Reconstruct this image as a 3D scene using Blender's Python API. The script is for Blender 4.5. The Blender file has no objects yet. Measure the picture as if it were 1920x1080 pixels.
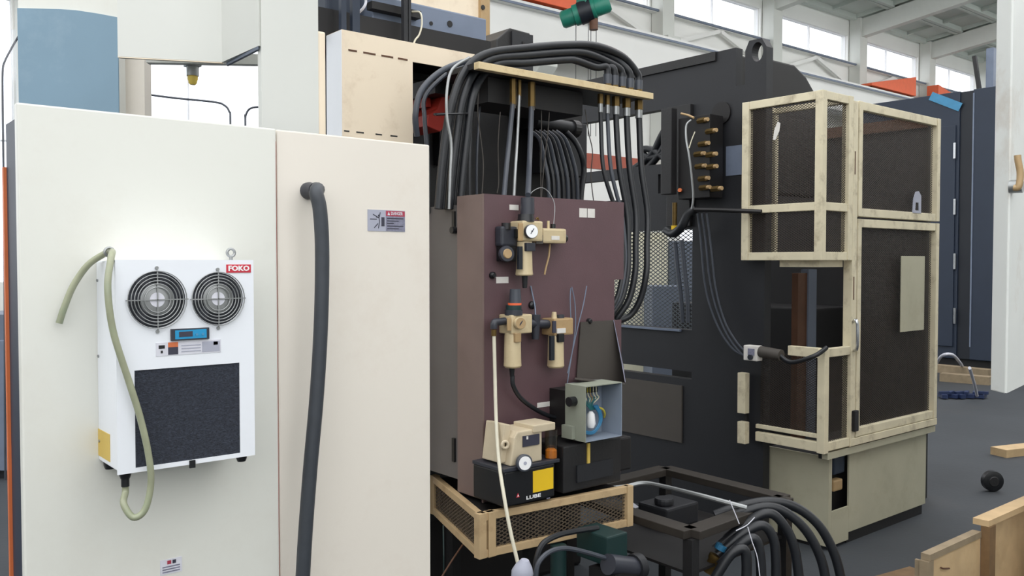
import bpy, math, random
from mathutils import Vector, Matrix
from mathutils.geometry import tessellate_polygon
random.seed(7)
scene = bpy.context.scene
PI = math.pi

# ------------------------------------------------------------------ camera
F = 1650.0                      # focal length in pixels of the 1920x1080 frame
EYE = 1.5
YAW = math.atan(1990 / F)       # angle from the view axis to the machine's long direction (+X)
TILT = math.atan(50 / F)        # camera looks slightly down
u = Vector((math.cos(YAW), math.sin(YAW), 0))
right = Vector((math.sin(YAW), -math.cos(YAW), 0))
fwd = u * math.cos(TILT) + Vector((0, 0, -math.sin(TILT)))
up = u * math.sin(TILT) + Vector((0, 0, math.cos(TILT)))
CAM = Vector((0, 0, EYE))
cd = bpy.data.cameras.new('camera'); cam = bpy.data.objects.new('camera', cd)
scene.collection.objects.link(cam)
cd.sensor_width = 36; cd.lens = F * 36 / 1920; cd.clip_end = 300; cd.clip_start = .05
cam.matrix_world = Matrix(((right.x, up.x, -fwd.x, 0), (right.y, up.y, -fwd.y, 0), (right.z, up.z, -fwd.z, EYE), (0, 0, 0, 1)))
scene.camera = cam

# ------------------------------------------------------------------ light
w = bpy.data.worlds.new('overcast_sky'); scene.world = w; w.use_nodes = True
bg = w.node_tree.nodes['Background']
bg.inputs[0].default_value = (.97, .985, 1.0, 1); bg.inputs[1].default_value = 1.6
scene.view_settings.view_transform = 'Standard'
scene.view_settings.look = 'None'
scene.view_settings.gamma = 1
scene.view_settings.use_curve_mapping = False
scene.view_settings.exposure = 0.7

# ------------------------------------------------------------------ measuring helpers (points in the room)
def ray(px, py):
    return fwd + right * ((px - 960) / F) + up * ((540 - py) / F)
def onY(px, py, Y):
    r = ray(px, py); return CAM + r * (Y / r.y)
def onX(px, py, X):
    r = ray(px, py); return CAM + r * (X / r.x)
def onZ(px, py, Z):
    r = ray(px, py); return CAM + r * ((Z - EYE) / r.z)
def atd(px, py, d):
    return CAM + ray(px, py) * d

# ------------------------------------------------------------------ materials
def lin(c):
    c = c / 255.0
    return c / 12.92 if c <= .04045 else ((c + .055) / 1.055) ** 2.4
MATS = {}
def M(name, rgb, rough=.5, metal=0.0, var=.12, scale=6.0, dirt=0.0, dirtcol=(70, 55, 38), bump=0.0, bscale=60.0, emit=0.0, dscale=3.0):
    m = bpy.data.materials.new(name); m.use_nodes = True
    nt = m.node_tree; N = nt.nodes; L = nt.links
    b = N['Principled BSDF']
    col = [lin(v) for v in rgb]
    tc = N.new('ShaderNodeTexCoord')
    no = N.new('ShaderNodeTexNoise'); no.inputs['Scale'].default_value = scale; no.inputs['Detail'].default_value = 6
    L.new(tc.outputs['Object'], no.inputs['Vector'])
    rp = N.new('ShaderNodeValToRGB')
    rp.color_ramp.elements[0].position = .3; rp.color_ramp.elements[1].position = .7
    rp.color_ramp.elements[0].color = [max(0, c * (1 - var)) for c in col] + [1]
    rp.color_ramp.elements[1].color = [min(1, c * (1 + var)) for c in col] + [1]
    L.new(no.outputs['Fac'], rp.inputs['Fac'])
    out = rp.outputs['Color']
    if dirt > 0:
        n2 = N.new('ShaderNodeTexNoise'); n2.inputs['Scale'].default_value = dscale; n2.inputs['Detail'].default_value = 10
        n2.inputs['Roughness'].default_value = .7
        L.new(tc.outputs['Object'], n2.inputs['Vector'])
        r2 = N.new('ShaderNodeValToRGB')
        r2.color_ramp.elements[0].position = .52; r2.color_ramp.elements[1].position = .78
        r2.color_ramp.elements[0].color = (0, 0, 0, 1); r2.color_ramp.elements[1].color = (dirt, dirt, dirt, 1)
        L.new(n2.outputs['Fac'], r2.inputs['Fac'])
        mx = N.new('ShaderNodeMixRGB'); mx.inputs[2].default_value = [lin(v) for v in dirtcol] + [1]
        L.new(r2.outputs['Color'], mx.inputs[0]); L.new(out, mx.inputs[1]); out = mx.outputs[0]
    L.new(out, b.inputs['Base Color'])
    b.inputs['Roughness'].default_value = rough; b.inputs['Metallic'].default_value = metal
    if bump > 0:
        n3 = N.new('ShaderNodeTexNoise'); n3.inputs['Scale'].default_value = bscale; n3.inputs['Detail'].default_value = 4
        L.new(tc.outputs['Object'], n3.inputs['Vector'])
        bp = N.new('ShaderNodeBump'); bp.inputs['Strength'].default_value = bump; bp.inputs['Distance'].default_value = .01
        L.new(n3.outputs['Fac'], bp.inputs['Height']); L.new(bp.outputs[0], b.inputs['Normal'])
    if emit > 0:
        b.inputs['Emission Color'].default_value = col + [1]; b.inputs['Emission Strength'].default_value = emit
    MATS[name] = m
    return m
def glass(name, tint, gloss=.1):
    m = bpy.data.materials.new(name); m.use_nodes = True
    nt = m.node_tree; nt.nodes.clear()
    o = nt.nodes.new('ShaderNodeOutputMaterial'); t = nt.nodes.new('ShaderNodeBsdfTransparent'); g = nt.nodes.new('ShaderNodeBsdfGlossy')
    t.inputs[0].default_value = [*tint, 1]; g.inputs['Roughness'].default_value = .05
    mx = nt.nodes.new('ShaderNodeMixShader'); mx.inputs[0].default_value = gloss
    nt.links.new(t.outputs[0], mx.inputs[1]); nt.links.new(g.outputs[0], mx.inputs[2]); nt.links.new(mx.outputs[0], o.inputs[0])
    MATS[name] = m
M('cream_door', (216, 216, 208), .42, 0, .015, 2.0, .10, (150, 125, 95), dscale=4)
M('cream_panel', (222, 215, 204), .42, 0, .02, 2.0, .14, (150, 115, 80), dscale=4)
M('cream_box', (232, 216, 192), .45, 0, .04, 3.0, .4, (150, 110, 70), dscale=5)
M('cream_frame', (212, 202, 174), .5, 0, .06, 12, .75, (105, 85, 55), dscale=9)
M('cream_base', (172, 168, 146), .55, 0, .05, 6, .3, (120, 105, 75), dscale=4)
M('tan_frame', (186, 160, 122), .5, 0, .07, 10, .6, (110, 80, 45), dscale=8)
M('plate_edge', (206, 186, 146), .55, 0, .08, 14, .6, (130, 95, 50), dscale=14)
M('grey_white', (204, 205, 199), .5, 0, .02, 3)
M('cool_white', (228, 231, 236), .4, 0, .015, 3, .1, (140, 130, 120))
M('blue_grey', (116, 144, 162), .5, 0, .04, 4, .25, (180, 195, 205), dscale=3)
M('purple', (92, 69, 73), .5, 0, .07, 8, .3, (70, 58, 52), bump=.06, bscale=200)
M('purple_side', (116, 98, 92), .5, 0, .06, 8, .25, (80, 70, 60))
M('taupe_side', (98, 94, 92), .5, 0, .05, 8, .2, (70, 66, 60))
M('olive_grey', (70, 65, 60), .6, 0, .06, 8, .3, (60, 52, 40))
M('machine_dark', (28, 27, 28), .5, 0, .15, 6, .35, (34, 26, 22), bump=.1, bscale=90)
M('machine_black', (20, 18, 19), .55, 0, .15, 6, .3, (30, 22, 18))
M('machine_slate', (29, 30, 34), .55, 0, .06, 5, .2, (30, 28, 28), bump=.05, bscale=160)
M('steel_blue', (112, 122, 140), .5, .2, .08, 8, .3, (60, 62, 70))
M('navy', (34, 44, 60), .5, 0, .06, 5)
M('navy_dark', (20, 25, 34), .5, 0, .06, 5)
M('rubber', (26, 28, 32), .42, 0, .12, 20)
M('rubber_grey', (62, 66, 74), .4, 0, .1, 20)
M('conduit', (52, 56, 62), .5, 0, .1, 30)
M('black_plastic', (22, 23, 26), .35, 0, .05, 10)
M('dark_plastic', (48, 50, 58), .4, 0, .08, 14)
M('filter_foam', (44, 48, 58), .95, 0, .35, 160, bump=.5, bscale=300)
M('beige_metal', (200, 182, 146), .38, .1, .07, 14, .4, (120, 92, 55), dscale=16)
M('tan_cast', (172, 144, 104), .45, .1, .1, 16, .5, (110, 75, 40), dscale=16)
M('pump_cream', (192, 178, 152), .45, 0, .06, 14, .35, (120, 100, 70), dscale=12)
M('brass', (100, 80, 42), .5, .7, .15, 30, .4, (70, 52, 25), dscale=20)
M('chrome', (190, 192, 196), .2, .9, .05, 10)
M('zinc', (150, 152, 152), .4, .7, .1, 20)
M('clear_tube', (206, 200, 180), .25, 0, .05, 20)
M('olive_tube', (146, 149, 124), .3, 0, .14, 18, .4, (120, 150, 120), dscale=10)
M('white_paint', (236, 236, 236), .4, 0, .02, 5)
M('white_paper', (214, 210, 204), .7, 0, .05, 12, .3, (150, 140, 120), dscale=20)
M('red_print', (196, 44, 62), .5, 0, .04, 10)
M('danger_red', (160, 52, 72), .5, 0, .06, 20)
M('print_grey', (162, 164, 178), .5, 0, .03, 10)
M('print_mid', (122, 122, 140), .5, 0, .2, 120)
M('print_dark', (52, 52, 66), .5, 0, .1, 30)
M('print_light', (206, 206, 214), .6, 0, .05, 60)
M('yellow_label', (226, 186, 30), .5, 0, .04, 8)
M('ochre_label', (204, 174, 84), .55, 0, .05, 10)
M('cyan_face', (30, 142, 190), .4, 0, .06, 10)
M('orange_paint', (232, 104, 62), .5, 0, .05, 6)
M('orange_strip', (202, 108, 62), .5, 0, .08, 10)
M('red_cast', (168, 46, 34), .5, 0, .12, 8, .4, (60, 25, 20))
M('rail_brown', (92, 62, 44), .6, .2, .15, 10)
M('green_hoist', (28, 118, 98), .45, 0, .12, 6, .4, (30, 50, 50))
M('teal_paint', (18, 46, 45), .5, 0, .1, 8, .3, (30, 40, 38))
M('amber', (232, 140, 34), .35, 0, .2, 60)
M('lamp_yellow', (236, 206, 96), .4, 0, .05, 10)
M('wood_pale', (190, 162, 122), .7, 0, .12, 9, .4, (150, 112, 70), dscale=6)
M('wood_batten', (112, 86, 56), .75, 0, .18, 14, .4, (70, 52, 30))
M('wood_grey', (138, 122, 98), .8, 0, .14, 14, .3, (90, 75, 55))
M('wire_blue', (46, 112, 150), .4, 0, .08, 20)
M('wire_teal', (40, 104, 108), .4, 0, .08, 20)
M('wire_white', (214, 208, 184), .4, 0, .06, 20)
M('wire_yellow', (196, 180, 66), .4, 0, .08, 20)
M('box_inside', (132, 142, 156), .5, 0, .05, 12)
M('box_outside', (136, 140, 126), .55, 0, .05, 12, .35, (90, 80, 60))
M('floor_concrete', (48, 52, 57), .75, 0, .16, 1.6, .5, (52, 46, 40), bump=.12, bscale=30, dscale=.8)
M('hall_white', (236, 236, 232), .7, 0, .03, .6)
M('hall_grey', (214, 216, 210), .75, 0, .04, .5, .25, (150, 150, 140), dscale=.5)
M('slab_grey', (196, 203, 196), .8, 0, .07, .5, .35, (120, 126, 120), dscale=.4)
M('brick_red', (168, 92, 76), .8, 0, .1, 3)
M('blue_scrap', (30, 44, 78), .5, 0, .1, 8)
M('teal_plastic', (64, 132, 170), .5, 0, .1, 12)
M('perforated', (86, 92, 98), .5, .2, .08, 8)
M('mesh_dark', (64, 56, 50), .5, .3, .15, 30)
M('mesh_light', (120, 120, 112), .5, .3, .15, 30)
M('beige_far', (208, 204, 180), .6, 0, .04, 4)
M('grey_far', (96, 104, 118), .6, 0, .05, 4)
M('door_paint', (214, 216, 212), .45, 0, .03, 5, .55, (150, 112, 66), dscale=2.2)
M('tray_steel', (50, 45, 40), .6, .2, .15, 10, .4, (34, 28, 24))
M('mesh_tan', (96, 84, 70), .5, .3, .15, 30)
glass('glass_pane', (.97, .98, 1.0), .06)
glass('sight_glass', (.75, .72, .62), .14)

# ------------------------------------------------------------------ mesh builder
class MB:
    def __init__(s): s.v = []; s.f = []
    def quad_box(s, pts):       # 8 corners: bottom loop 0-3, top loop 4-7
        n = len(s.v); s.v += [Vector(p) for p in pts]
        for q in ((3, 2, 1, 0), (4, 5, 6, 7), (0, 1, 5, 4), (1, 2, 6, 5), (2, 3, 7, 6), (3, 0, 4, 7)):
            s.f.append([n + i for i in q])
        return s
    def box(s, x0, x1, y0, y1, z0, z1):
        x0, x1 = min(x0, x1), max(x0, x1); y0, y1 = min(y0, y1), max(y0, y1); z0, z1 = min(z0, z1), max(z0, z1)
        return s.quad_box([(x0, y0, z0), (x1, y0, z0), (x1, y1, z0), (x0, y1, z0), (x0, y0, z1), (x1, y0, z1), (x1, y1, z1), (x0, y1, z1)])
    def bar(s, p0, p1, wd, ht, upv=(0, 0, 1)):   # rectangular bar from p0 to p1
        p0, p1 = Vector(p0), Vector(p1); d = (p1 - p0).normalized(); U = Vector(upv)
        if abs(d.dot(U)) > .98: U = Vector((1, 0, 0))
        S = d.cross(U).normalized(); U = S.cross(d).normalized()
        a, b = S * wd / 2, U * ht / 2
        return s.quad_box([p0 - a - b, p0 + a - b, p1 + a - b, p1 - a - b, p0 - a + b, p0 + a + b, p1 + a + b, p1 - a + b])
    def cyl(s, p0, p1, r0, r1=None, seg=16, caps=True):
        p0, p1 = Vector(p0), Vector(p1); r1 = r0 if r1 is None else r1
        d = (p1 - p0).normalized(); U = Vector((0, 0, 1)) if abs(d.z) < .9 else Vector((1, 0, 0))
        S = d.cross(U).normalized(); U = S.cross(d)
        n = len(s.v)
        for p, r in ((p0, r0), (p1, r1)):
            for i in range(seg):
                a = 2 * PI * i / seg; s.v.append(p + (S * math.cos(a) + U * math.sin(a)) * r)
        for i in range(seg):
            j = (i + 1) % seg; s.f.append([n + i, n + j, n + seg + j, n + seg + i])
        if caps:
            s.f.append([n + i for i in range(seg)][::-1]); s.f.append([n + seg + i for i in range(seg)])
        return s
    def lathe(s, p0, axis, prof, seg=20):        # prof: (distance along axis, radius)
        p0 = Vector(p0); d = Vector(axis).normalized(); U = Vector((0, 0, 1)) if abs(d.z) < .9 else Vector((1, 0, 0))
        S = d.cross(U).normalized(); U = S.cross(d); n = len(s.v)
        for (t, r) in prof:
            for i in range(seg):
                a = 2 * PI * i / seg; s.v.append(p0 + d * t + (S * math.cos(a) + U * math.sin(a)) * r)
        for k in range(len(prof) - 1):
            for i in range(seg):
                j = (i + 1) % seg; s.f.append([n + k * seg + i, n + k * seg + j, n + (k + 1) * seg + j, n + (k + 1) * seg + i])
        s.f.append([n + i for i in range(seg)][::-1]); s.f.append([n + (len(prof) - 1) * seg + i for i in range(seg)])
        return s
    def tube(s, pts, r, seg=10, sub=6, closed=False):
        P = spline(pts, sub, closed); n = len(s.v); N = len(P); prev = None
        for k, p in enumerate(P):
            if closed: d = P[(k + 1) % N] - P[k - 1]
            else: d = P[min(k + 1, N - 1)] - P[max(k - 1, 0)]
            d.normalize()
            if prev is None:
                U = Vector((0, 0, 1)) if abs(d.z) < .8 else Vector((1, 0, 0)); S = d.cross(U).normalized()
            else: S = (prev - d * prev.dot(d)).normalized()
            prev = S; U = S.cross(d)
            for i in range(seg):
                a = 2 * PI * i / seg; s.v.append(p + (S * math.cos(a) + U * math.sin(a)) * r)
        for k in range(N if closed else N - 1):
            k2 = (k + 1) % N
            for i in range(seg):
                j = (i + 1) % seg; s.f.append([n + k * seg + i, n + k * seg + j, n + k2 * seg + j, n + k2 * seg + i])
        if not closed:
            s.f.append([n + i for i in range(seg)][::-1]); s.f.append([n + (N - 1) * seg + i for i in range(seg)])
        return s
    def ring(s, c, axis, R, r, seg=32, rs=6):
        c = Vector(c); d = Vector(axis).normalized(); U = Vector((0, 0, 1)) if abs(d.z) < .9 else Vector((1, 0, 0))
        S = d.cross(U).normalized(); U = S.cross(d)
        return s.tube([c + (S * math.cos(2 * PI * i / seg) + U * math.sin(2 * PI * i / seg)) * R for i in range(seg)], r, rs, 1, True)
    def plate(s, loops, t):      # loops of 3D points lying on one plane; t = thickness vector
        t = Vector(t); L = [[Vector(p) for p in lp] for lp in loops]; flat = [p for lp in L for p in lp]
        tr = tessellate_polygon(L); n = len(s.v); m = len(flat)
        s.v += flat; s.v += [p + t for p in flat]
        for a in tr: s.f.append([n + i for i in a]); s.f.append([n + m + i for i in a][::-1])
        k = 0
        for lp in L:
            c = len(lp)
            for i in range(c):
                j = (i + 1) % c; s.f.append([n + k + i, n + k + j, n + m + k + j, n + m + k + i])
            k += c
        return s
    def lattice(s, O, U, V, wd, ht, pitch, strand, thick, slope=.6):
        O, U, V = Vector(O), Vector(U).normalized(), Vector(V).normalized(); Nn = U.cross(V)
        step = pitch * slope
        for sg in (1, -1):
            c = -wd * slope if sg > 0 else 0
            while c < ht + (wd * slope if sg < 0 else 0):
                # v = c + sg*slope*x
                xs = []
                for x in (0, wd):
                    y = c + sg * slope * x
                    if 0 <= y <= ht: xs.append(x)
                for y in (0, ht):
                    x = (y - c) / (sg * slope)
                    if 0 < x < wd: xs.append(x)
                if len(xs) >= 2:
                    a, b = min(xs), max(xs)
                    if b - a > .002:
                        p = O + U * a + V * (c + sg * slope * a); q = O + U * b + V * (c + sg * slope * b)
                        s.bar(p, q, thick, strand, upv=V)
                c += step
        return s
    def build(s, name, mat, parent=None, smooth=False, bevel=0.0, auto=None):
        loc = Vector((0, 0, 0)) if parent is None else ROOTLOC[parent.name]
        if parent is None:
            c = Vector((0, 0, 0))
            for p in s.v: c += p
            c /= len(s.v); c.z = min(p.z for p in s.v); loc = c
        me = bpy.data.meshes.new(name)
        me.from_pydata([tuple(p - loc) for p in s.v], [], s.f); me.validate(); me.update()
        import bmesh
        bm = bmesh.new(); bm.from_mesh(me); bmesh.ops.recalc_face_normals(bm, faces=bm.faces)
        if bevel > 0:
            ed = [e for e in bm.edges if len(e.link_faces) == 2 and e.calc_face_angle(0) > .6]
            bmesh.ops.bevel(bm, geom=ed, offset=bevel, segments=2, affect='EDGES', profile=.6)
        bm.to_mesh(me); bm.free()
        if smooth:
            me.polygons.foreach_set('use_smooth', [True] * len(me.polygons))
            try: me.set_sharp_from_angle(angle=.7)
            except Exception: pass
        me.materials.append(MATS[mat])
        o = bpy.data.objects.new(name, me); scene.collection.objects.link(o)
        if parent is None: o.location = loc; ROOTLOC[o.name] = loc
        else: o.parent = parent; ROOTLOC[o.name] = ROOTLOC[parent.name]
        return o
ROOTLOC = {}
def spline(pts, sub=6, closed=False):
    P = [Vector(p) for p in pts]; n = len(P)
    if sub <= 1 or n < 3: return P
    out = []
    for k in range(n if closed else n - 1):
        if closed: a, b, c, d = P[k - 1], P[k], P[(k + 1) % n], P[(k + 2) % n]
        else: a, b, c, d = P[max(k - 1, 0)], P[k], P[k + 1], P[min(k + 2, n - 1)]
        for i in range(sub):
            t = i / sub
            out.append(.5 * ((2 * b) + (c - a) * t + (2 * a - 5 * b + 4 * c - d) * t * t + (3 * b - a - 3 * c + d) * t ** 3))
    if not closed: out.append(P[-1].copy())
    return out
def tag(o, label, cat, group=None, kind=None):
    o['label'] = label; o['category'] = cat
    if group: o['group'] = group
    if kind: o['kind'] = kind
    return o
def thing(name, label, cat, loc, group=None):
    o = bpy.data.objects.new(name, None); scene.collection.objects.link(o); o.empty_display_size = .1
    o.location = loc; ROOTLOC[o.name] = Vector(loc)
    return tag(o, label, cat, group)
def struct(o):
    o['kind'] = 'structure'; return o
def box(name, mat, parent, *a, bevel=0.0): return MB().box(*a).build(name, mat, parent, bevel=bevel)
def copy_tree(o, off, parent=None):
    c = o.copy(); scene.collection.objects.link(c)
    if parent is None: c.location = Vector(o.location) + Vector(off); ROOTLOC[c.name] = Vector(c.location)
    else: c.parent = parent
    for ch in list(o.children): copy_tree(ch, off, c)
    return c
def lettering(name, txt, size, p, mat, parent, rot=(PI / 2, 0, 0), width=None, bold=0.0):
    cu = bpy.data.curves.new(name, 'FONT'); cu.body = txt; cu.size = size; cu.align_x = 'CENTER'; cu.align_y = 'CENTER'
    cu.extrude = .0003; cu.offset = bold; cu.resolution_u = 2
    t = bpy.data.objects.new(name + '_tmp', cu); scene.collection.objects.link(t)
    dg = bpy.context.evaluated_depsgraph_get(); me = bpy.data.meshes.new_from_object(t.evaluated_get(dg))
    bpy.data.objects.remove(t); bpy.data.curves.remove(cu)
    xs = [v.co.x for v in me.vertices]; sx = 1
    if width and xs: sx = width / max(1e-6, max(xs) - min(xs))
    R = Matrix.Rotation(rot[2], 4, 'Z') @ Matrix.Rotation(rot[0], 4, 'X')
    p = Vector(p) - ROOTLOC[parent.name]
    me.transform(Matrix.Translation(p) @ R @ Matrix.Diagonal((sx, 1, 1, 1)))
    me.materials.clear(); me.materials.append(MATS[mat])
    o = bpy.data.objects.new(name, me); scene.collection.objects.link(o); o.parent = parent; ROOTLOC[o.name] = ROOTLOC[parent.name]
    return o
def quadY(px0, py0, px1, py1, Y):     # axis-aligned rectangle on a plane Y = const
    a = onY(px0, py0, Y); b = onY(px1, py1, Y); c = onY(px0, py1, Y); d = onY(px1, py0, Y)
    return (a.x + c.x) / 2, (b.x + d.x) / 2, min((b.z + c.z) / 2, (a.z + d.z) / 2), max((b.z + c.z) / 2, (a.z + d.z) / 2)
def hose(name, label, pts, r, mat, cat='hose', group=None, seg=10, sub=6):
    return tag(MB().tube(pts, r, seg, sub).build(name, mat, None, smooth=True), label, cat, group)
# ================================================================== THE HALL
struct(MB().box(-30, 75, -30, 40, -.3, 0).build('floor', 'floor_concrete'))
WY = 19.0; COLX = [-14.2 + 6 * i for i in range(13)]
wall = MB()
for i, x in enumerate(COLX[:-1]):
    a, b = x + .35, x + 5.65
    wall.box(x, x + 6, WY, WY + .3, 0, 1.1)
    wall.box(x, x + 6, WY, WY + .3, 6.5, 9.5)
    wall.box(x, x + 6, WY, WY + .3, 10.65, 11.3)
    wall.box(x, a, WY, WY + .3, 1.1, 6.5); wall.box(b, x + 6, WY, WY + .3, 1.1, 6.5)
    wall.box(x, a, WY, WY + .3, 9.5, 10.65); wall.box(b, x + 6, WY, WY + .3, 9.5, 10.65)
    if i == 5: wall.box(a + 2.4, b, WY, WY + .3, 1.1, 6.5)
wf = struct(wall.build('wall_far', 'hall_white'))
MB().box(16.2, 21.4, WY - .03, WY, 4.3, 4.75).build('paint_band', 'brick_red', wf)
n = 0
for i, x in enumerate(COLX[:-1]):
    for (z0, z1, nx, nz) in ((1.1, 6.5, 2, 2), (9.5, 10.65, 2, 1)):
        if z0 > 2 and x < 12: continue
        n += 1; m = MB(); a, b = x + .35, x + (2.75 if i == 5 and z0 < 2 else 5.65)
        for k in range(nx + 1):
            xx = a + (b - a) * k / nx; m.box(xx - .015, xx + .015, WY + .1, WY + .18, z0, z1)
        for k in range(nz + 1):
            zz = z0 + (z1 - z0) * k / nz; m.box(a, b, WY + .1, WY + .18, zz - .015, zz + .015)
        wo = struct(m.build('window_%d' % n, 'white_paint'))
        MB().box(a, b, WY + .13, WY + .14, z0, z1).build('pane', 'glass_pane', wo)
for i, x in enumerate(COLX):
    m = MB().box(x - .32, x + .32, WY - .75, WY - .02, 0, 8.6)
    m.box(x - .28, x + .28, WY - .5, WY - .02, 8.6, 11.3)
    m.plate([[(x - .3, WY - .75, 6.0), (x - .3, WY - 1.5, 6.7), (x - .3, WY - 1.5, 7.1), (x - .3, WY - .75, 7.1)]], (.6, 0, 0))
    struct(m.build('trim_%d' % (i + 1), 'hall_grey', bevel=.02))
# crane girder, its rail and the slanted wind braces above it
m = MB().box(-14, 58, WY - 1.45, WY - .8, 7.11, 8.05).box(-14, 58, WY - 1.62, WY - .78, 8.05, 8.19)
gd = struct(m.build('trim_20', 'hall_white'))
MB().box(-14, 58, WY - 1.25, WY - 1.1, 8.19, 8.30).build('crane_rail', 'rail_brown', gd)
MB().box(-14, 58, WY - 1.66, WY - 1.625, 8.05, 8.11).build('cable_strip', 'steel_blue', gd)
for i, x in enumerate(COLX[5:-1]):
    m = MB().bar((x + .3, WY - .2, 8.5), (x + 3, WY - .2, 9.35), .12, .14).bar((x + 5.7, WY - .2, 8.5), (x + 3, WY - .2, 9.35), .12, .14).box(x + .3, x + 5.7, WY - .3, WY - .1, 9.38, 9.5)
    m.build('wind_brace', 'hall_white', gd)
    MB().box(x + .3, x + 5.7, WY - .36, WY - .3, 9.40, 9.46).build('window_rail', 'steel_blue', gd)
# roof: ribbed concrete slabs on sloping beams
def zr(y): return 11.2 + (WY - y) * .12
m = MB()
for (ya_, yb_) in ((10.6, WY + .5),):      # roof left open out of view, to let extra sky light in
    m.quad_box([(-16, ya_, zr(ya_) + .3), (62, ya_, zr(ya_) + .3), (62, yb_, zr(yb_) + .3), (-16, yb_, zr(yb_) + .3), (-16, ya_, zr(ya_) + .5), (62, ya_, zr(ya_) + .5), (62, yb_, zr(yb_) + .5), (-16, yb_, zr(yb_) + .5)])
ceil = struct(m.build('ceiling', 'slab_grey'))
slab = None
for x in COLX[6:-1]:
    for k in range(5):
        y1 = WY - .2 - k * 1.52; y0 = y1 - 1.48; a, b = x + .2, x + 5.8
        if slab is None:
            m = MB().quad_box([(a, y0, zr(y0) + .2), (b, y0, zr(y0) + .2), (b, y1, zr(y1) + .2), (a, y1, zr(y1) + .2), (a, y0, zr(y0) + .28), (b, y0, zr(y0) + .28), (b, y1, zr(y1) + .28), (a, y1, zr(y1) + .28)])
            for (p, q) in ((y0, y0 + .14), (y1 - .14, y1)):
                m.quad_box([(a, p, zr(p)), (b, p, zr(p)), (b, q, zr(q)), (a, q, zr(q)), (a, p, zr(p) + .2), (b, p, zr(p) + .2), (b, q, zr(q) + .2), (a, q, zr(q) + .2)])
            for xx in (a, a + 1.8, a + 3.7, b - .12):
                m.quad_box([(xx, y0, zr(y0) + .06), (xx + .12, y0, zr(y0) + .06), (xx + .12, y1, zr(y1) + .06), (xx, y1, zr(y1) + .06), (xx, y0, zr(y0) + .2), (xx + .12, y0, zr(y0) + .2), (xx + .12, y1, zr(y1) + .2), (xx, y1, zr(y1) + .2)])
            slab = m.build('roof_slab', 'slab_grey', ceil); s0 = (x, k)
        else:
            c = slab.copy(); scene.collection.objects.link(c); c.parent = ceil
            c.location = (x - s0[0], -(k - s0[1]) * 1.52, (k - s0[1]) * 1.52 * .12)
for x in COLX[5:]:
    p, q = Vector((x, WY - .1, zr(WY) - .35)), Vector((x, -3, zr(-3) - .35))
    MB().bar(p, q, .34, .7).build('roof_beam', 'hall_grey', ceil)
# unseen wall added to darken the right-hand side
struct(MB().box(3.2, 62, -3.3, -3, 0, 7.5).build('shade_wall_near', 'hall_grey'))
struct(MB().box(-9, 3.19, -3.3, -3, 0, 2.0).build('shade_wall_front', 'hall_grey'))  # low unseen wall, added to cut low-angle light from behind the camera
struct(MB().box(-9.3, -9, -3.3, WY - .8, 0, 4.5).build('shade_wall_left', 'hall_grey'))  # unseen, added so that light from the left comes only from above
struct(MB().box(58, 58.3, -3, WY, 0, 14).build('wall_end', 'hall_grey'))

# ------------------------------------------------------------------ crane things far up
def carriage(x0, x1, za, zb, label):      # za, zb: top height at the left and right end
    t = thing('crane_carriage', label, 'crane beam', ((x0 + x1) / 2, WY - 1.17, 8.3), 'orange crane beams on the rail')
    MB().plate([[(x0, WY - 1.4, 8.36), (x1, WY - 1.4, 8.36), (x1, WY - 1.4, zb), (x0, WY - 1.4, za)]], (0, .5, 0)).build('beam', 'orange_paint', t, bevel=.02)
    for xx in (x0 + .3, x1 - .3): MB().cyl((xx, WY - 1.26, 8.39), (xx, WY - 1.08, 8.39), .09).build('wheel', 'rail_brown', t)
carriage(12.6, 16.9, 9.2, 9.2, 'red-orange crane beam on the rail behind the green hoist')
carriage(32.8, 36.4, 8.46, 9.15, 'orange wedge-shaped crane beam on the rail between two columns')
carriage(38.4, 41.4, 9.1, 8.6, 'small orange crane beam on the rail above the dark blue machine')
t = thing('chain_hoist', 'green electric wire-rope hoist hanging high over the hoses', 'hoist', atd(1100, 28, 20))
c = atd(1098, 22, 20); ax = (right * .96 + Vector((0, 0, 1)) * .3 - u * .2).normalized()
MB().lathe(c - ax * .58, ax, [(0, .16), (.05, .2), (.3, .2), (.31, .24), (.8, .24), (.81, .2), (1.1, .2), (1.16, .15)]).build('drum', 'green_hoist', t, smooth=True)
MB().cyl(c - ax * .15, c + ax * .15, .26).build('drum_band', 'navy_dark', t, smooth=True)
MB().box(c.x - .15, c.x + .15, c.y - .15, c.y + .15, c.z + .15, 10.4).build('hanger', 'green_hoist', t)
k = atd(1113, 46, 20)
MB().cyl(k + Vector((0, 0, .2)), k - Vector((0, 0, .12)), .1).build('hook_block', 'rail_brown', t, smooth=True)
for px in (1080, 1103, 1108, 1118):
    a = atd(px, 40, 20); MB().cyl(a, a - Vector((0, 0, 2.6)), .008, seg=6).build('rope', 'black_plastic', t)
bx_ = c.x
struct(MB().box(bx_ - .25, bx_ + .25, -3, WY - 1.0, 10.4, 10.9).build('trim_21', 'orange_paint'))

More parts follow.
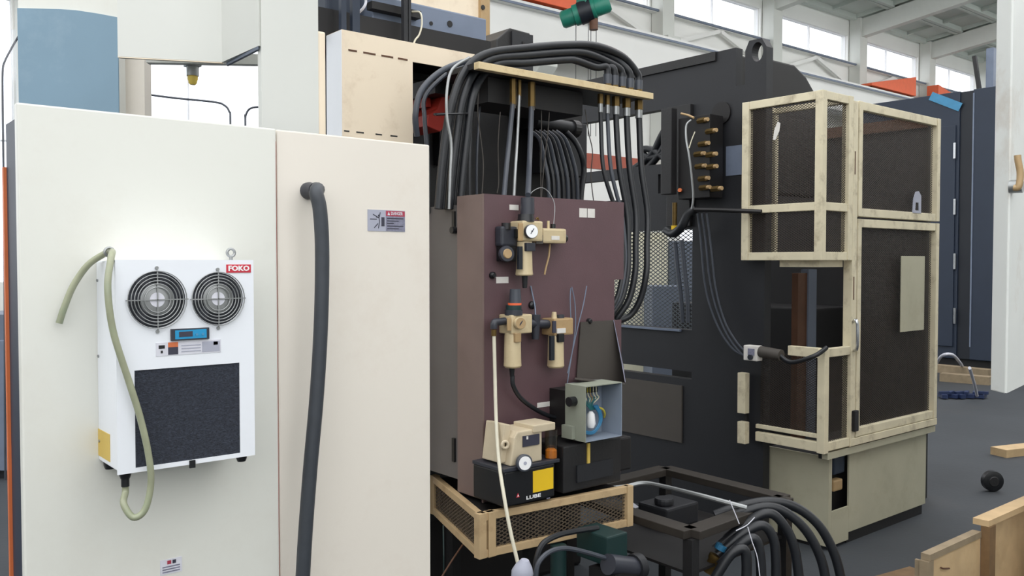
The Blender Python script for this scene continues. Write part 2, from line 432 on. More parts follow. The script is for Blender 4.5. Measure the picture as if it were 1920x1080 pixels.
# ================================================================== LEFT: CREAM CONTROL CABINET
CYF = 2.0; cl, cm, cr = .367, .921, 1.368; ctop = 1.818
cab = thing('control_cabinet', 'tall cream control cabinet with the cooling unit on its left door', 'cabinet', (.87, 2.07, 0))
box('body', 'navy', cab, cl + .004, cr - .004, 2.022, 2.13, 0, 1.79)
box('edge_strip', 'orange_strip', cab, cl - .002, cl + .02, 2.131, 2.145, 0, 1.70)
d = MB().box(cl, cm - .003, CYF - .006, 2.02, .06, ctop).build('door', 'cream_door', cab, bevel=.004)
box('gap_liner', 'red_cast', cab, cm - .003, cm + .003, 2.008, 2.021, .06, 1.79)
box('door', 'cream_panel', cab, cm + .003, cr, CYF + .003, 2.02, .06, ctop, bevel=.004)
box('plinth', 'navy_dark', cab, cl + .02, cr - .02, 2.03, 2.12, 0, .06)
def pale_patch(parent, name, mat, px0, py0, px1, py1, Y, t=.0012):
    x0, x1, z0, z1 = quadY(px0, py0, px1, py1, Y); return MB().box(x0, x1, Y - t, Y, z0, z1).build(name, mat, parent), (x0, x1, z0, z1)
# danger sticker
Yp = CYF + .003
ds, (x0, x1, z0, z1) = pale_patch(cab, 'danger_sticker', 'print_grey', 689, 394, 759, 434, Yp)
W, H = x1 - x0, z1 - z0
def sp(a, b): return Vector((x0 + a * W, Yp - .0016, z0 + b * H))
def mark(parent, name, mat, a, b, c, d_, y=None):
    y = Yp - .0012 if y is None else y
    return MB().box(x0 + a * W, x0 + c * W, y - .0006, y, z0 + b * H, z0 + d_ * H).build(name, mat, parent)
mark(ds, 'text_panel', 'print_mid', .48, .03, .99, .72)
mark(ds, 'heading_panel', 'danger_red', .48, .72, .99, .97)
lettering('lettering', 'DANGER', H * .2, (x0 + .77 * W, Yp - .0022, z0 + .845 * H), 'print_light', ds, width=.32 * W, bold=.0002)
MB().plate([[sp(.52, .77), sp(.585, .77), sp(.5525, .93)]], (0, -.0008, 0)).build('warning_triangle', 'print_light', ds)
m = MB()
for (a, b) in (((.14, .78), (.26, .66)), ((.06, .56), (.24, .56)), ((.33, .88), (.3, .66)), ((.29, .68), (.31, .46)), ((.31, .46), (.28, .14)), ((.27, .36), (.17, .16)), ((.3, .62), (.22, .66))):
    m.bar(sp(*a), sp(*b), .0004, .0022, upv=(0, 0, 1))
m.box(x0 + .36 * W, x0 + .44 * W, Yp - .002, Yp - .0012, z0 + .24 * H, z0 + .66 * H)
m.cyl(sp(.29, .73), sp(.29, .73) + Vector((0, .0006, 0)), .0026, seg=10)
m.build('pictogram', 'print_dark', ds)
m = MB()
for r in range(5):
    zz = .62 - r * .12; m.box(x0 + .51 * W, x0 + (.95 - .13 * (r % 3)) * W, Yp - .0022, Yp - .0018, z0 + (zz - .025) * H, z0 + (zz + .02) * H)
m.build('small_print', 'print_dark', ds)
tg, (x0, x1, z0, z1) = pale_patch(cab, 'maker_sticker', 'print_light', 300, 1047, 341, 1075, CYF - .006)
W, H = x1 - x0, z1 - z0; Yp = CYF - .006
mark(tg, 'heading_mark', 'danger_red', .32, .66, .5, .9); mark(tg, 'heading_mark', 'print_dark', .56, .66, .72, .9)
for r in range(3): mark(tg, 'print_line', 'print_mid', .1, .12 + .17 * r, .9, .2 + .17 * r)

# ------------------------------------------------------------------ cooling unit
cx0, cx1, cy0, cy1, cz0, cz1 = .507, .793, 1.842, CYF - .006, 1.074, 1.503
cu_ = thing('cooling_unit', 'white cabinet cooling unit with two round fans and dark filter', 'air conditioner', ((cx0 + cx1) / 2, 1.92, cz0))
MB().box(cx0 + .004, cx1 - .004, cy0 + .006, cy1, cz0 + .004, cz1 - .002).build('casing', 'cool_white', cu_, bevel=.003)
def cp(px, py): return onY(px, py, cy0)
fans = [(cp(294, 562), .0575), (cp(408, 560), .0555)]
loops = [[(cx0, cy0, cz0), (cx1, cy0, cz0), (cx1, cy0, cz1), (cx0, cy0, cz1)]]
for (c, R) in fans: loops.append([(c.x + math.cos(2 * PI * i / 40) * R, cy0, c.z + math.sin(2 * PI * i / 40) * R) for i in range(40)])
fl = [cp(252, 695), cp(449, 680), cp(450, 849), cp(253, 878)]
fx0, fx1 = fl[0].x, fl[1].x; fz1 = (fl[0].z + fl[1].z) / 2; fz0 = (fl[2].z + fl[3].z) / 2
loops.append([(fx0, cy0, fz0), (fx0, cy0, fz1), (fx1, cy0, fz1), (fx1, cy0, fz0)])
MB().plate(loops, (0, .005, 0)).build('front_cover', 'cool_white', cu_)
for (c, R) in fans:
    c = Vector((c.x, cy0, c.z))
    fo = MB().cyl(c + Vector((0, .0005, 0)), c + Vector((0, .0055, 0)), R + .0005, seg=40).build('fan', 'navy_dark', cu_)
    hub = MB().lathe(c + Vector((0, -.0003, 0)), (0, -1, 0), [(0, R * .58), (.001, R * .58), (.0025, R * .46)], 28); hub.build('hub', 'zinc', fo, smooth=True)
    MB().cyl(c + Vector((0, -.002, 0)), c + Vector((0, -.0038, 0)), R * .26, seg=20).build('hub_cap', 'print_light', fo)
    for k in range(5):
        a0 = 2 * PI * k / 7; pts = []
        for (rr, aa) in ((.58, 0), (.97, .18), (.97, .62), (.58, .5)):
            pts.append(c + Vector((math.cos(a0 + aa) * R * rr, 0, math.sin(a0 + aa) * R * rr)))
        MB().plate([pts], (0, -.0012, 0)).build('blade', 'dark_plastic', fo)
    g = MB()
    for k in range(6): g.ring(c + Vector((0, -.0065, 0)), (0, 1, 0), R * (1.02 - .115 * k), .0011, 36, 6)
    for (ax_, az) in ((1, 0), (0, 1)):
        g.bar(c + Vector((-ax_, 0, -az)) * R * 1.08 + Vector((0, -.0055, 0)), c + Vector((ax_, 0, az)) * R * 1.08 + Vector((0, -.0055, 0)), .0022, .0022, upv=(0, 1, 0))
    gg = g.build('finger_guard', 'zinc', cu_, smooth=True); gg['label'] = 'chrome wire finger guard'
    for s_ in (1, -1): MB().cyl(c + Vector((0, 0, s_ * R * 1.13)), c + Vector((0, -.004, s_ * R * 1.13)), .0035, seg=10).build('screw', 'zinc', cu_)
MB().box(fx0, fx1, cy0 + .002, cy0 + .006, fz0, fz1).build('filter', 'filter_foam', cu_)
cc = cp(360, 868); MB().box(cc.x - .006, cc.x + .006, cy0 - .004, cy0 + .001, cc.z - .01, cc.z + .006).build('filter_clip', 'black_plastic', cu_)
a, b = cp(319, 617), cp(391, 635)
dsp = MB().box(a.x, b.x, cy0 - .006, cy0, b.z, a.z).build('controller', 'dark_plastic', cu_, bevel=.001)
w_, h_ = b.x - a.x, a.z - b.z
MB().box(a.x + .1 * w_, b.x - .08 * w_, cy0 - .0066, cy0 - .006, b.z + .12 * h_, a.z - .12 * h_).build('face', 'cyan_face', dsp)
MB().box(a.x + .2 * w_, a.x + .55 * w_, cy0 - .0072, cy0 - .0066, b.z + .3 * h_, a.z - .25 * h_).build('screen', 'print_dark', dsp)
for k in range(2): MB().cyl((a.x + (.66 + .16 * k) * w_, cy0 - .0066, b.z + .45 * h_), (a.x + (.66 + .16 * k) * w_, cy0 - .0078, b.z + .45 * h_), .003, seg=10).build('button', 'teal_plastic', dsp)
a, b = cp(292, 643), cp(414, 660)
wl = MB().box(a.x, b.x, cy0 - .001, cy0, b.z, a.z).build('warning_plate', 'print_light', cu_)
w_, h_ = b.x - a.x, a.z - b.z
def wm(n_, mt, p, q, r, s): MB().box(a.x + p * w_, a.x + r * w_, cy0 - .0016, cy0 - .001, b.z + q * h_, b.z + s * h_).build(n_, mt, wl)
wm('pictogram', 'black_plastic', .04, .55, .13, .8); wm('pictogram', 'black_plastic', .07, .2, .1, .4)
wm('red_panel', 'orange_strip', .18, .62, .33, .98); wm('dark_panel', 'print_dark', .18, .06, .33, .62)
for k in range(3): wm('print_line', 'print_grey', .38, .2 + .22 * k, .68, .28 + .22 * k)
wm('grey_panel', 'print_grey', .7, .1, .98, .9); wm('mark', 'print_mid', .88, .6, .95, .85)
a, b = cp(424, 496), cp(470, 511)
br = MB().box(a.x, b.x, cy0 - .0015, cy0, b.z, a.z).build('brand_plate', 'red_print', cu_)
lettering('lettering', 'FOKO', (a.z - b.z) * .86, ((a.x + b.x) / 2, cy0 - .002, (a.z + b.z) / 2), 'white_paint', br, width=(b.x - a.x) * .86, bold=.0006)
# ochre sticker on the side, screws, feet and lifting eyes
p = onX(183, 805, cx0 + .004); q = onX(207, 868, cx0 + .004)
MB().box(cx0 + .003, cx0 + .0045, min(p.y, q.y), max(p.y, q.y), 1.088, 1.145).build('side_sticker', 'ochre_label', cu_)
for zz in (1.12, 1.30, 1.46): MB().cyl((cx0 + .005, cy1 - .012, zz), (cx0 + .001, cy1 - .012, zz), .003, seg=8).build('screw', 'zinc', cu_)
for (xx, yy) in ((cx0 + .02, cy0 + .022), (cx1 - .022, cy0 + .022), (cx0 + .02, cy1 - .02), (cx1 - .022, cy1 - .02)):
    MB().lathe((xx, yy, cz0 + .006), (0, 0, -1), [(0, .013), (.012, .012), (.02, .009)], 12).build('foot', 'black_plastic', cu_, smooth=True)
for px in (205, 433):
    e = onY(px, 487, 1.9)
    ey = MB().ring((e.x, 1.9, cz1 + .016), (0, 1, 0), .0085, .0032, 16, 6).cyl((e.x, 1.9, cz1 - .004), (e.x, 1.9, cz1 + .008), .004, seg=8).build('lifting_eye', 'zinc', cu_, smooth=True)
MB().cyl((cx0 + .02, cy0 + .022, cz0 - .014), (cx0 + .02, cy0 + .022, cz0 - .03), .008).build('drain_fitting', 'black_plastic', cu_, smooth=True)
dp = Vector((cx0 + .02, cy0 + .022, cz0 - .03))
hp = [dp + Vector((0, 0, .008)), dp + Vector((.0, 0, -.012)), onY(232, 945, 1.845), onY(250, 970, 1.832), onY(272, 955, 1.825), onY(283, 905, 1.822), onY(278, 850, 1.822), onY(262, 780, 1.822), onY(240, 710, 1.822), onY(212, 620, 1.822), onY(202, 540, 1.825), onY(208, 485, 1.85), onY(210, 472, 1.895), onY(196, 476, 1.925), onY(165, 497, 1.95), onY(138, 535, 1.965), onY(120, 578, 1.972), onY(111, 606, 1.975)]
hose('drain_hose', 'limp olive plastic drain hose looped over the cooling unit', hp, .0068, 'olive_tube', seg=12, sub=8)
# the black conduit
t = thing('cable_conduit', 'thick black cable conduit running down the cream cabinet door', 'conduit', onY(570, 1080, 1.94))
e = onY(577, 358, CYF + .003)
MB().lathe(e, (0, -1, 0), [(0, .021), (.012, .021), (.02, .018), (.04, .0175)]).build('wall_fitting', 'dark_plastic', t, smooth=True)
cp_ = [Vector((e.x, CYF - .01, e.z)), Vector((e.x + .002, 1.955, e.z + .001)), onY(593, 362, 1.932), onY(600, 395, 1.925), onY(604, 470, 1.925), onY(602, 600, 1.925), onY(594, 740, 1.925), onY(580, 900, 1.925), onY(568, 1080, 1.925)]
l = cp_[-1]; cp_ += [Vector((l.x - .02, 1.925, .35)), Vector((l.x - .02, 1.92, .02))]
MB().tube(cp_, .0172, 14, 8).build('sleeve', 'conduit', t, smooth=True)

# ================================================================== MACHINE ENCLOSURE BEHIND THE CABINET (upper left)
def pt(px, d, z): q = atd(px, 490, d); return Vector((q.x, q.y, z))
# tall grey-white panel
t = thing('enclosure_post', 'tall pale grey sheet-metal post behind the cream cabinet', 'panel', onY(550, 490, 2.3) * Vector((1, 1, 0)))
xa, xb = onY(490, 120, 2.2).x, onY(597, 120, 2.2).x; xc = onY(612, 120, 2.2).x
box('panel', 'grey_white', t, xa, xb, 2.2, 2.222, 0, 2.75); box('edge_cover', 'cream_box', t, xb + .001, xc, 2.203, 2.225, 0, 2.13, bevel=.006)
# overhead hood
A, B, C = pt(226, 2.43, 0), pt(420, 2.50, 0), pt(489, 2.31, 0); back = u * .45
zb = onY(225, 108, 2.4).z
t = thing('overhead_hood', 'pale grey hood box hanging above the bright opening', 'hood', Vector((A.x, A.y, 2.06)))
zl = atd(330, 113, 2.46).z
def sheet(P, Q, z0, z1, th): return MB().plate([[at_(P, z0), at_(Q, z0), at_(Q, z1), at_(P, z1)]], th)
def at_(p, z): return Vector((p.x, p.y, z))
sheet(A, B, zl, 2.8, u * .012).build('front_sheet', 'grey_white', t); sheet(B, C, zl, 2.8, u * .012 + right * .004).build('side_sheet', 'grey_white', t)
sheet(B + right * .012, C - right * .002, zl - .009, zl - .001, u * .014).build('lower_lip', 'grey_far', t); sheet(A, B, zl - .003, zl - .0005, u * .012).build('lower_lip', 'cream_box', t)
MB().bar(at_(A + u * .2, zl + .04), at_(C + u * .35, zl + .04), .03, .03).build('cross_tube', 'grey_white', t); MB().bar(at_(A + u * .012, 2.6), at_(A + u * .6, 2.6), .03, .03).build('cross_tube', 'grey_white', t)
t = thing('warning_lamp', 'small yellow warning lamp under the pale hood', 'lamp', atd(362, 130, 2.6))
k = atd(361, 117, 2.65); k.z = zl + .024; MB().box(k.x - .02, k.x + .02, k.y - .02, k.y + .02, k.z, k.z + .01).build('bracket', 'zinc', t)
MB().lathe(k, (0, 0, -1), [(0, .018), (.028, .018)], 16).build('base', 'zinc', t, smooth=True)
MB().lathe(k + Vector((0, 0, -.028)), (0, 0, -1), [(0, .015), (.01, .015), (.016, .0125), (.02, .0125), (.026, .008)], 16).build('lens', 'lamp_yellow', t, smooth=True)
# blue-grey two-tone panel and the narrow post beside it
t = thing('two_tone_panel', 'blue-grey machine side panel with cream upper part at far left', 'panel', pt(135, 3.0, 0))
a, b = pt(42, 3.0, 0), pt(229, 3.05, 0)
def pl(px, z): f_ = (px - 42) / 187.0; return Vector((a.x + (b.x - a.x) * f_, a.y + (b.y - a.y) * f_, z))
MB().plate([[pl(42, 0), pl(228, 0), pl(228, 2.75), pl(42, 2.75)]], u * .05).build('panel', 'cream_door', t)
tops = [(42, 20), (80, 21), (120, 22), (150, 24), (190, 30), (228, 37)]
MB().plate([[pl(42, .0) - u * .006, pl(228, .0) - u * .006] + [pl(x, atd(x, y, 3.0 + .05 * (x - 42) / 187).z) - u * .006 for (x, y) in tops[::-1]]], u * .0055).build('blue_sheet', 'blue_grey', t)
t = tag(MB().plate([[pt(229, 3.15, 0), pt(275, 3.17, 0), pt(275, 3.17, 2.6), pt(229, 3.15, 2.6)]], u * .06).build('enclosure_post', 'cream_panel'), 'narrow cream post between the blue-grey panel and bright opening', 'panel')
# glazed partition with rounded rubber gaskets
def gasket(name, label, pxs, d0, r=.006):
    t = thing(name, label, 'window', Vector((atd(pxs[0][0], 490, d0).x, atd(pxs[0][0], 490, d0).y, 0)))
    pts = [atd(x, y, d0) for (x, y) in pxs]
    MB().tube(pts, r, 8, 4).build('gasket', 'rubber_grey', t, smooth=True)
    lo = min(x for x, y in pxs); hi = max(x for x, y in pxs); ty = min(y for x, y in pxs)
    aa, bb = atd(lo, 490, d0 + .03), atd(hi, 490, d0 + .03); zt = atd(lo, ty - 10, d0).z
    MB().plate([[Vector((aa.x, aa.y, 0)), Vector((bb.x, bb.y, 0)), Vector((bb.x, bb.y, zt)), Vector((aa.x, aa.y, zt))]], u * .006).build('pane', 'glass_pane', t)
gasket('glazed_panel', 'clear glazed panel with one rounded gasket corner beyond the cream cabinet', [(240, 173), (275, 177), (330, 184), (400, 191), (420, 197), (430, 210), (432, 240), (432, 500)], 5.0)
gasket('glazed_panel', 'clear glazed panel edge beside the pale grey post', [(500, 201), (478, 201), (466, 206), (460, 220), (460, 240), (460, 500)], 5.0)
gasket('glazed_panel', 'clear glazed panel with slanting gasket at the far left edge', [(36, 66), (22, 90), (9, 115), (5, 135), (5, 200), (8, 450), (10, 900)], 5.2)
# things on the floor at the very left edge
t = thing('scrap_bin', 'blue-grey steel bin at the far left edge', 'bin', pt(-20, 6.0, 0))
for (y0, y1, mt, n_, off) in ((640, 885, 'steel_blue', 'bin_body', 0), (590, 640, 'grey_far', 'bin_load', .1), (885, 1010, 'navy_dark', 'bin_skid', .05)):
    p0, p1 = atd(-140, y1, 6.0 + off), atd(20, y0, 6.0 + off)
    z0 = max(0, p0.z); z1 = p1.z
    if z1 < .02: z0, z1 = 0, .1
    aa, bb = pt(-140, 6 + off, 0), pt(21, 6 + off, 0)
    MB().plate([[Vector((aa.x, aa.y, z0)), Vector((bb.x, bb.y, z0)), Vector((bb.x, bb.y, z1)), Vector((aa.x, aa.y, z1))]], u * .5).build(n_, mt, t)
# ================================================================== BEIGE CABLE BOX ON THE CABINET AND MACHINERY ABOVE
BY = 2.75
x0, x1 = onY(641, 150, BY).x, onY(774, 180, BY).x; x2 = onY(890, 150, BY).x
zt = onY(641, 55, BY).z; zst = onY(774, 116, BY).z
t = thing('cable_box', 'beige steel cable box rising behind the cream cabinet', 'box', ((x0 + x1) / 2, BY + .04, 0))
box('side_sheet', 'cool_white', t, x0 - .002, x0, BY, BY + .108, 0, zt - .002)  # bluish daylight from the left is put into this side's colour
box('front_sheet', 'cream_box', t, x0, x1, BY, BY + .006, 0, zst)
box('top_strip', 'cream_box', t, x0, x2, BY, BY + .006, zst + .0001, zt)
box('back_sheet', 'machine_dark', t, x0, x1 - .02, BY + .1, BY + .106, 0, zt - .01)
box('top_sheet', 'cream_box', t, x0, x2, BY + .006, BY + .108, zt - .004, zt)
box('inner_rib', 'machine_dark', t, x1 - .012, x1, BY + .006, BY + .1, 0, zst)
for (a, b) in ((653, 669), (681, 704), (715, 737), (746, 764)):
    p, q = onY(a, 93 + (a - 653) * .17, BY), onY(b, 93 + (b - 653) * .17, BY)
    MB().box(p.x, q.x, BY - .0015, BY, p.z - .004, p.z + .002).build('slot', 'rail_brown', t)
zv = onY(641, 244, BY).z
for (a, b) in ((645, 655), (668, 682), (704, 716), (732, 745)):
    p, q = onY(a, 247, BY), onY(b, 247, BY)
    MB().box(p.x, q.x, BY - .001, BY, zv - .004, zv + .001).build('vent_slot', 'machine_dark', t)

# the big dark machine column behind the hoses
col_ = thing('machine_column', 'massive dark machine column behind the hoses and purple cabinet', 'machine', (2.2, 3.7, 0))
box('casting', 'machine_black', col_, 1.9, 3.02, 3.1, 3.6, 0, 2.36, bevel=.02)
box('front_plate', 'machine_dark', col_, 1.95, 2.55, 3.05, 3.1, .4, 2.25, bevel=.01)
for (a, b, zz0, zz1) in ((1.97, 2.05, 1.7, 2.2), (2.1, 2.25, 1.9, 2.2), (2.65, 2.95, 1.9, 2.15)):
    box('cover', 'machine_slate', col_, a, b, 3.0, 3.049, zz0, zz1, bevel=.005)
# slide beam lying on top of the column
BYm = 2.9
t = thing('slide_beam', 'grey-blue steel slide beam with bolt holes above the beige box', 'beam', (2.0, 2.95, 2.2))
a, b = onY(698, 10, BYm), onY(912, 40, BYm); lo = onY(912, 80, BYm).z
xa, xb = a.x, b.x; zt_ = b.z + .0
MB().box(xa, xb, BYm, BYm + .18, lo, zt_ + .01).build('web', 'steel_blue', t, bevel=.006)
MB().box(onY(690, 40, BYm - .01).x, onY(782, 40, BYm - .01).x, BYm - .04, BYm - .001, lo + .03, zt_ - .03).build('black_cover', 'machine_black', t)
MB().box(xa - .25, xb, BYm - .03, BYm + .25, lo - .12, lo - .001).build('lower_slide', 'machine_black', t)
MB().box(onY(712, 40, 2.84).x, onY(750, 40, 2.84).x, 2.845, 2.859, lo + .1, lo + .125).build('rail_end', 'steel_blue', t)
for (px, py) in ((843, 45), (808, 44)):
    k = onY(px, py, BYm); MB().cyl((k.x, BYm - .003, k.z), (k.x, BYm + .002, k.z), .013 if px == 843 else .008, seg=14).build('bolt_hole', 'machine_black', t)
for (px, wd) in ((762, .02), (768, .014), (668, .03), (645, .02)):
    k = onY(px, 40, 2.8); MB().box(k.x - wd / 2, k.x + wd / 2, 2.8, 2.82, lo - .1, 2.62).build('conduit_post', 'machine_slate' if px > 700 else 'navy', t)
box('head_block', 'navy', t, onY(612, 30, 2.95).x, onY(668, 30, 2.95).x, 2.95, 3.3, lo - .12, 2.66, bevel=.01)
box('post', 'machine_dark', t, onY(640, 30, 2.95).x, onY(700, 30, 2.95).x, 3.0, 3.09, 0, lo - .121)
hose('white_cable', 'thin white cable curling in front of the slide beam', [onY(773, 22, 2.86), onY(788, 24, 2.8), onY(791, 45, 2.79), onY(786, 65, 2.79), onY(778, 76, 2.79), onY(772, 95, 2.79)], .0035, 'clear_tube', 'cable', seg=8)
hose('white_cable', 'short frayed white cable above the navy head block', [onY(672, 24, 2.85), onY(682, 14, 2.83), onY(686, 2, 2.83), onY(680, -14, 2.83)], .005, 'print_light', 'cable', seg=8)
# beige wall panel and yellow strip behind the beam
bp_ = thing('beige_panel', 'beige back panel with yellow edge strip above the slide beam', 'panel', (2.6, 3.6, 2.36))
p, q = onY(775, 10, 3.6), onY(897, 30, 3.6); MB().box(p.x - .1, q.x, 3.6, 3.65, 2.36, 3.0).build('sheet', 'cream_box', bp_)
p2 = onY(914, 30, 3.6); MB().box(q.x, p2.x, 3.58, 3.65, 2.36, 3.0).build('edge_strip', 'tan_cast', bp_)
k = onY(905, 14, 3.58); MB().cyl((k.x, 3.575, k.z), (k.x, 3.582, k.z), .012, seg=12).build('bolt', 'machine_dark', bp_)
t = thing('gear_box', 'dark grey cast gear box on top of the machine column', 'machine', (2.5, 3.2, 2.36))
p, q = onY(938, 60, 3.2), onY(994, 60, 3.2); zt2 = onY(965, 56, 3.2).z
MB().plate([[(p.x - .02, 3.2, 2.362), (q.x, 3.2, 2.362), (q.x, 3.2, zt2), (p.x + .06, 3.2, zt2 + .005), (p.x - .02, 3.2, zt2 - .06)]], (0, .2, 0)).build('housing', 'machine_dark', t, bevel=.006)
p3 = onY(958, 60, 3.2).x; MB().box(p3, q.x + .01, 3.19, 3.2, 2.4, zt2 - .01).build('cover_plate', 'machine_slate', t)
box('name_mark', 'machine_black', t, p3 + .06, p3 + .075, 3.186, 3.19, 2.44, zt2 - .05)
# red casting seen beside the hoses
t = thing('red_casting', 'red painted casting half hidden behind the hose bundle', 'machine part', onY(825, 240, 2.85))
p = [onY(x, y, 2.85) for (x, y) in ((800, 236), (826, 247), (852, 215), (850, 165), (835, 165), (820, 205), (803, 215))]
MB().plate([p], (0, .15, 0)).build('flange', 'red_cast', t, bevel=.004)
p = [onY(x, y, 2.9) for (x, y) in ((798, 200), (808, 200), (806, 165), (796, 170))]; MB().plate([p], (0, .12, 0)).build('arm', 'red_cast', t)
MB().box(t.location.x - .02, t.location.x + .05, 2.99, 3.05, t.location.z + .02, t.location.z + .1).build('stub', 'red_cast', t)

# ================================================================== MANIFOLD PLATE
MY = 2.5; mx0, mx1, mz = 1.92, 2.85, 2.205
man = thing('manifold_plate', 'long cream-edged steel plate carrying the hose fittings', 'plate', (2.4, 2.6, mz - .03))
box('plate', 'plate_edge', man, mx0, mx1, MY, MY + .03, mz - .02, mz + .006, bevel=.002)
box('plate_back', 'machine_dark', man, mx0, mx1 - .01, MY + .031, MY + .30, mz - .016, mz + .004)
box('bracket', 'machine_dark', man, mx0 + .02, mx0 + .10, MY + .301, 3.1, mz - .06, mz + .0)
box('bracket', 'machine_dark', man, mx1 - .35, mx1 - .28, MY + .301, 3.1, mz - .06, mz + .0)
box('hanging_block', 'machine_black', man, mx0 + .12, mx1 - .32, MY + .10, MY + .30, mz - .11, mz - .017)
ORD = ['first', 'second', 'third', 'fourth', 'fifth', 'sixth', 'seventh', 'eighth', 'ninth', 'tenth']
# arching hose bundle over the plate
ends = [(1197, 156), (1181, 152), (1166, 147), (1152, 143), (1139, 150)]
names = ['outermost', 'second from outside', 'middle one', 'second from inside', 'innermost']
for i in range(5):
    j = i; yt = 84 + 7.0 * j
    dy = .03 * (i % 2)
    P_ = [onY(822 + 10 * j, 392, 2.56 + dy), onY(827 + 10 * j, 330, 2.56 + dy), onY(835 + 10 * j, 260, 2.56 + dy), onY(848 + 9 * j, 190, 2.56 + dy), onY(872 + 8 * j, 132 + 3 * j, 2.58 + dy), onY(912 + 5 * j, 101 + 5 * j, 2.58 + dy),
          onY(985, yt + 6, 2.57 + dy), onY(1060, yt, 2.57 + dy), onY(1118 - 9 * j, yt + 2, 2.57 + dy)]
    ex, ey = ends[i]; e = onY(ex, ey, 2.56); e.z = mz + .06
    P_ += [onY(ex - 30 + 2 * j, yt + 22 - 2 * j, 2.57 + dy * .5), e + Vector((-.008, 0, .035)), e]
    hose('hydraulic_hose', 'thick black hose arching over the manifold plate, %s of the bundle' % names[i], P_, .015, 'rubber', group='black hoses arching over the manifold plate', seg=12)
    f = thing('hose_fitting', 'brass fitting at the end of the arching hose, %s from the plate tip' % ORD[i], 'fitting', (e.x, e.y, mz + .006), 'brass fittings on top of the plate')
    MB().cyl((e.x, e.y, mz + .0062), (e.x, e.y, mz + .025), .019, seg=6).build('nut', 'brass', f); MB().cyl((e.x, e.y, mz + .025), (e.x, e.y, mz + .065), .0178, seg=14).build('ferrule', 'rubber_grey', f, smooth=True)
# more vertical hoses at the left of the bundle
hose('thin_cable', 'thin pale grey cable tied along the arching hose bundle', [onY(842, 392, 2.5), onY(844, 330, 2.5), onY(846, 270, 2.5), onY(838, 220, 2.5), onY(838, 170, 2.5), onY(848, 130, 2.51), onY(880, 108, 2.52)], .005, 'zinc', 'cable', seg=8)
for (px, mt, r) in ((806, 'rubber_grey', .008), (884, 'rubber', .009), (898, 'rubber_grey', .005)):
    hose('vertical_hose', {806: 'thin grey hose curving out beside the beige box', 884: 'black hose hanging straight behind the hose bundle', 898: 'thin grey line hanging behind the hose bundle'}[px],
         [onY(px - 4, 400, 2.7), onY(px - 4, 300, 2.7), onY(px - 10 if px < 810 else px, 220, 2.7), onY(px - 8 if px < 810 else px + 4, 180, 2.7), onY(px + 30 if px < 810 else px + 8, 140, 2.7), onY(px + 75 if px < 810 else px + 12, 118, 2.72)], r, mt, group='hoses behind the bundle', seg=8)
hose('vertical_hose', 'black hose looping left out of the bundle past the red casting', [onY(782, 255, 2.62), onY(779, 215, 2.6), onY(790, 170, 2.6), onY(825, 135, 2.6), onY(870, 116, 2.6), onY(920, 108, 2.63)], .011, 'rubber_grey', group='hoses behind the bundle')
hose('cable_tie_band', 'dark tie band around the vertical hose bundle', [onY(818, 215, 2.53), onY(845, 214, 2.522), onY(872, 213, 2.53), onY(878, 212, 2.62), onY(845, 213, 2.63), onY(816, 214, 2.62), onY(818, 215, 2.53)], .004, 'black_plastic', 'tie', seg=6, sub=4)
# three hoses from the plate down into the purple cabinet
for i, (xt, yt, xb, r, mt) in enumerate(((962, 186, 944, .0095, 'rubber_grey'), (974, 170, 963, .006, 'zinc'), (997, 190, 990, .0105, 'rubber_grey'))):
    tp = onY(xt, yt, 2.56); tp.z = min(tp.z, mz - .035)
    lab = ['grey-black hose left of the thin pale line under the plate', 'thin pale hose between two black hoses under the plate', 'black hose running down to the upper regulator knob'][i]
    bt = onY(xb, 380 if i < 2 else 366, 2.46 if i < 2 else 2.335)
    hose('drop_hose', lab, [tp, onY((xt * 2 + xb) / 3, 250, 2.55), onY((xt + xb * 2) / 3, 310, 2.5), bt], r, mt, group='hoses dropping to the purple cabinet')
    f = thing('hose_fitting', 'small brass fitting above the %s hose dropping to the purple cabinet' % ORD[i], 'fitting', tp, 'brass fittings under the plate')
    MB().cyl(tp - Vector((0, 0, .02)), Vector((tp.x, tp.y, mz - .0202)), r * 1.35, seg=6).build('nut', 'brass', f); MB().cyl(tp - Vector((0, 0, .035)), tp - Vector((0, 0, .0)), r * 1.15, seg=12).build('ferrule', 'olive_grey', f)
# right-hand group: pass below the plate and curl in behind the purple cabinet's right edge
grp = [(1126, .009, 1132, 1168, 'rubber'), (1139, .0085, 1146, 1172, 'rubber_grey'), (1155, .0125, 1162, 1178, 'rubber'), (1175, .0135, 1181, 1192, 'rubber'), (1198, .0135, 1203, 1213, 'rubber')]
for i, (px, r, xm, xb, mt) in enumerate(grp):
    tp = onY(px, 190, 2.56); tp.z = mz - .05
    P_ = [tp, onY(px + 1, 240, 2.56), onY(xm, 320, 2.54), onY((xm + xb) / 2 + 6, 400, 2.52), onY(xb, 460, 2.5), onY(xb - 1, 510, 2.48), onY(xb - 12, 560, 2.45 + .012 * i), onY(xb - 32, 592, 2.44 + .022 * i), onY(1150, 604, 2.42 + .034 * i)]
    hose('side_hose', 'black hose passing right of the purple cabinet, %s from the left' % ORD[i], P_, r, mt, group='hoses beside the purple cabinet', seg=12)
    f = thing('hose_fitting', 'brass fitting under the plate above the %s side hose from the left' % ORD[i], 'fitting', tp, 'brass fittings under the plate')
    MB().cyl(Vector((tp.x, tp.y, mz - .0202)), tp - Vector((0, 0, .01)), r * 1.4, seg=6).build('nut', 'brass', f); MB().cyl(tp - Vector((0, 0, .01)), tp - Vector((0, 0, .045)), r * 1.15, seg=12).build('ferrule', 'zinc', f)
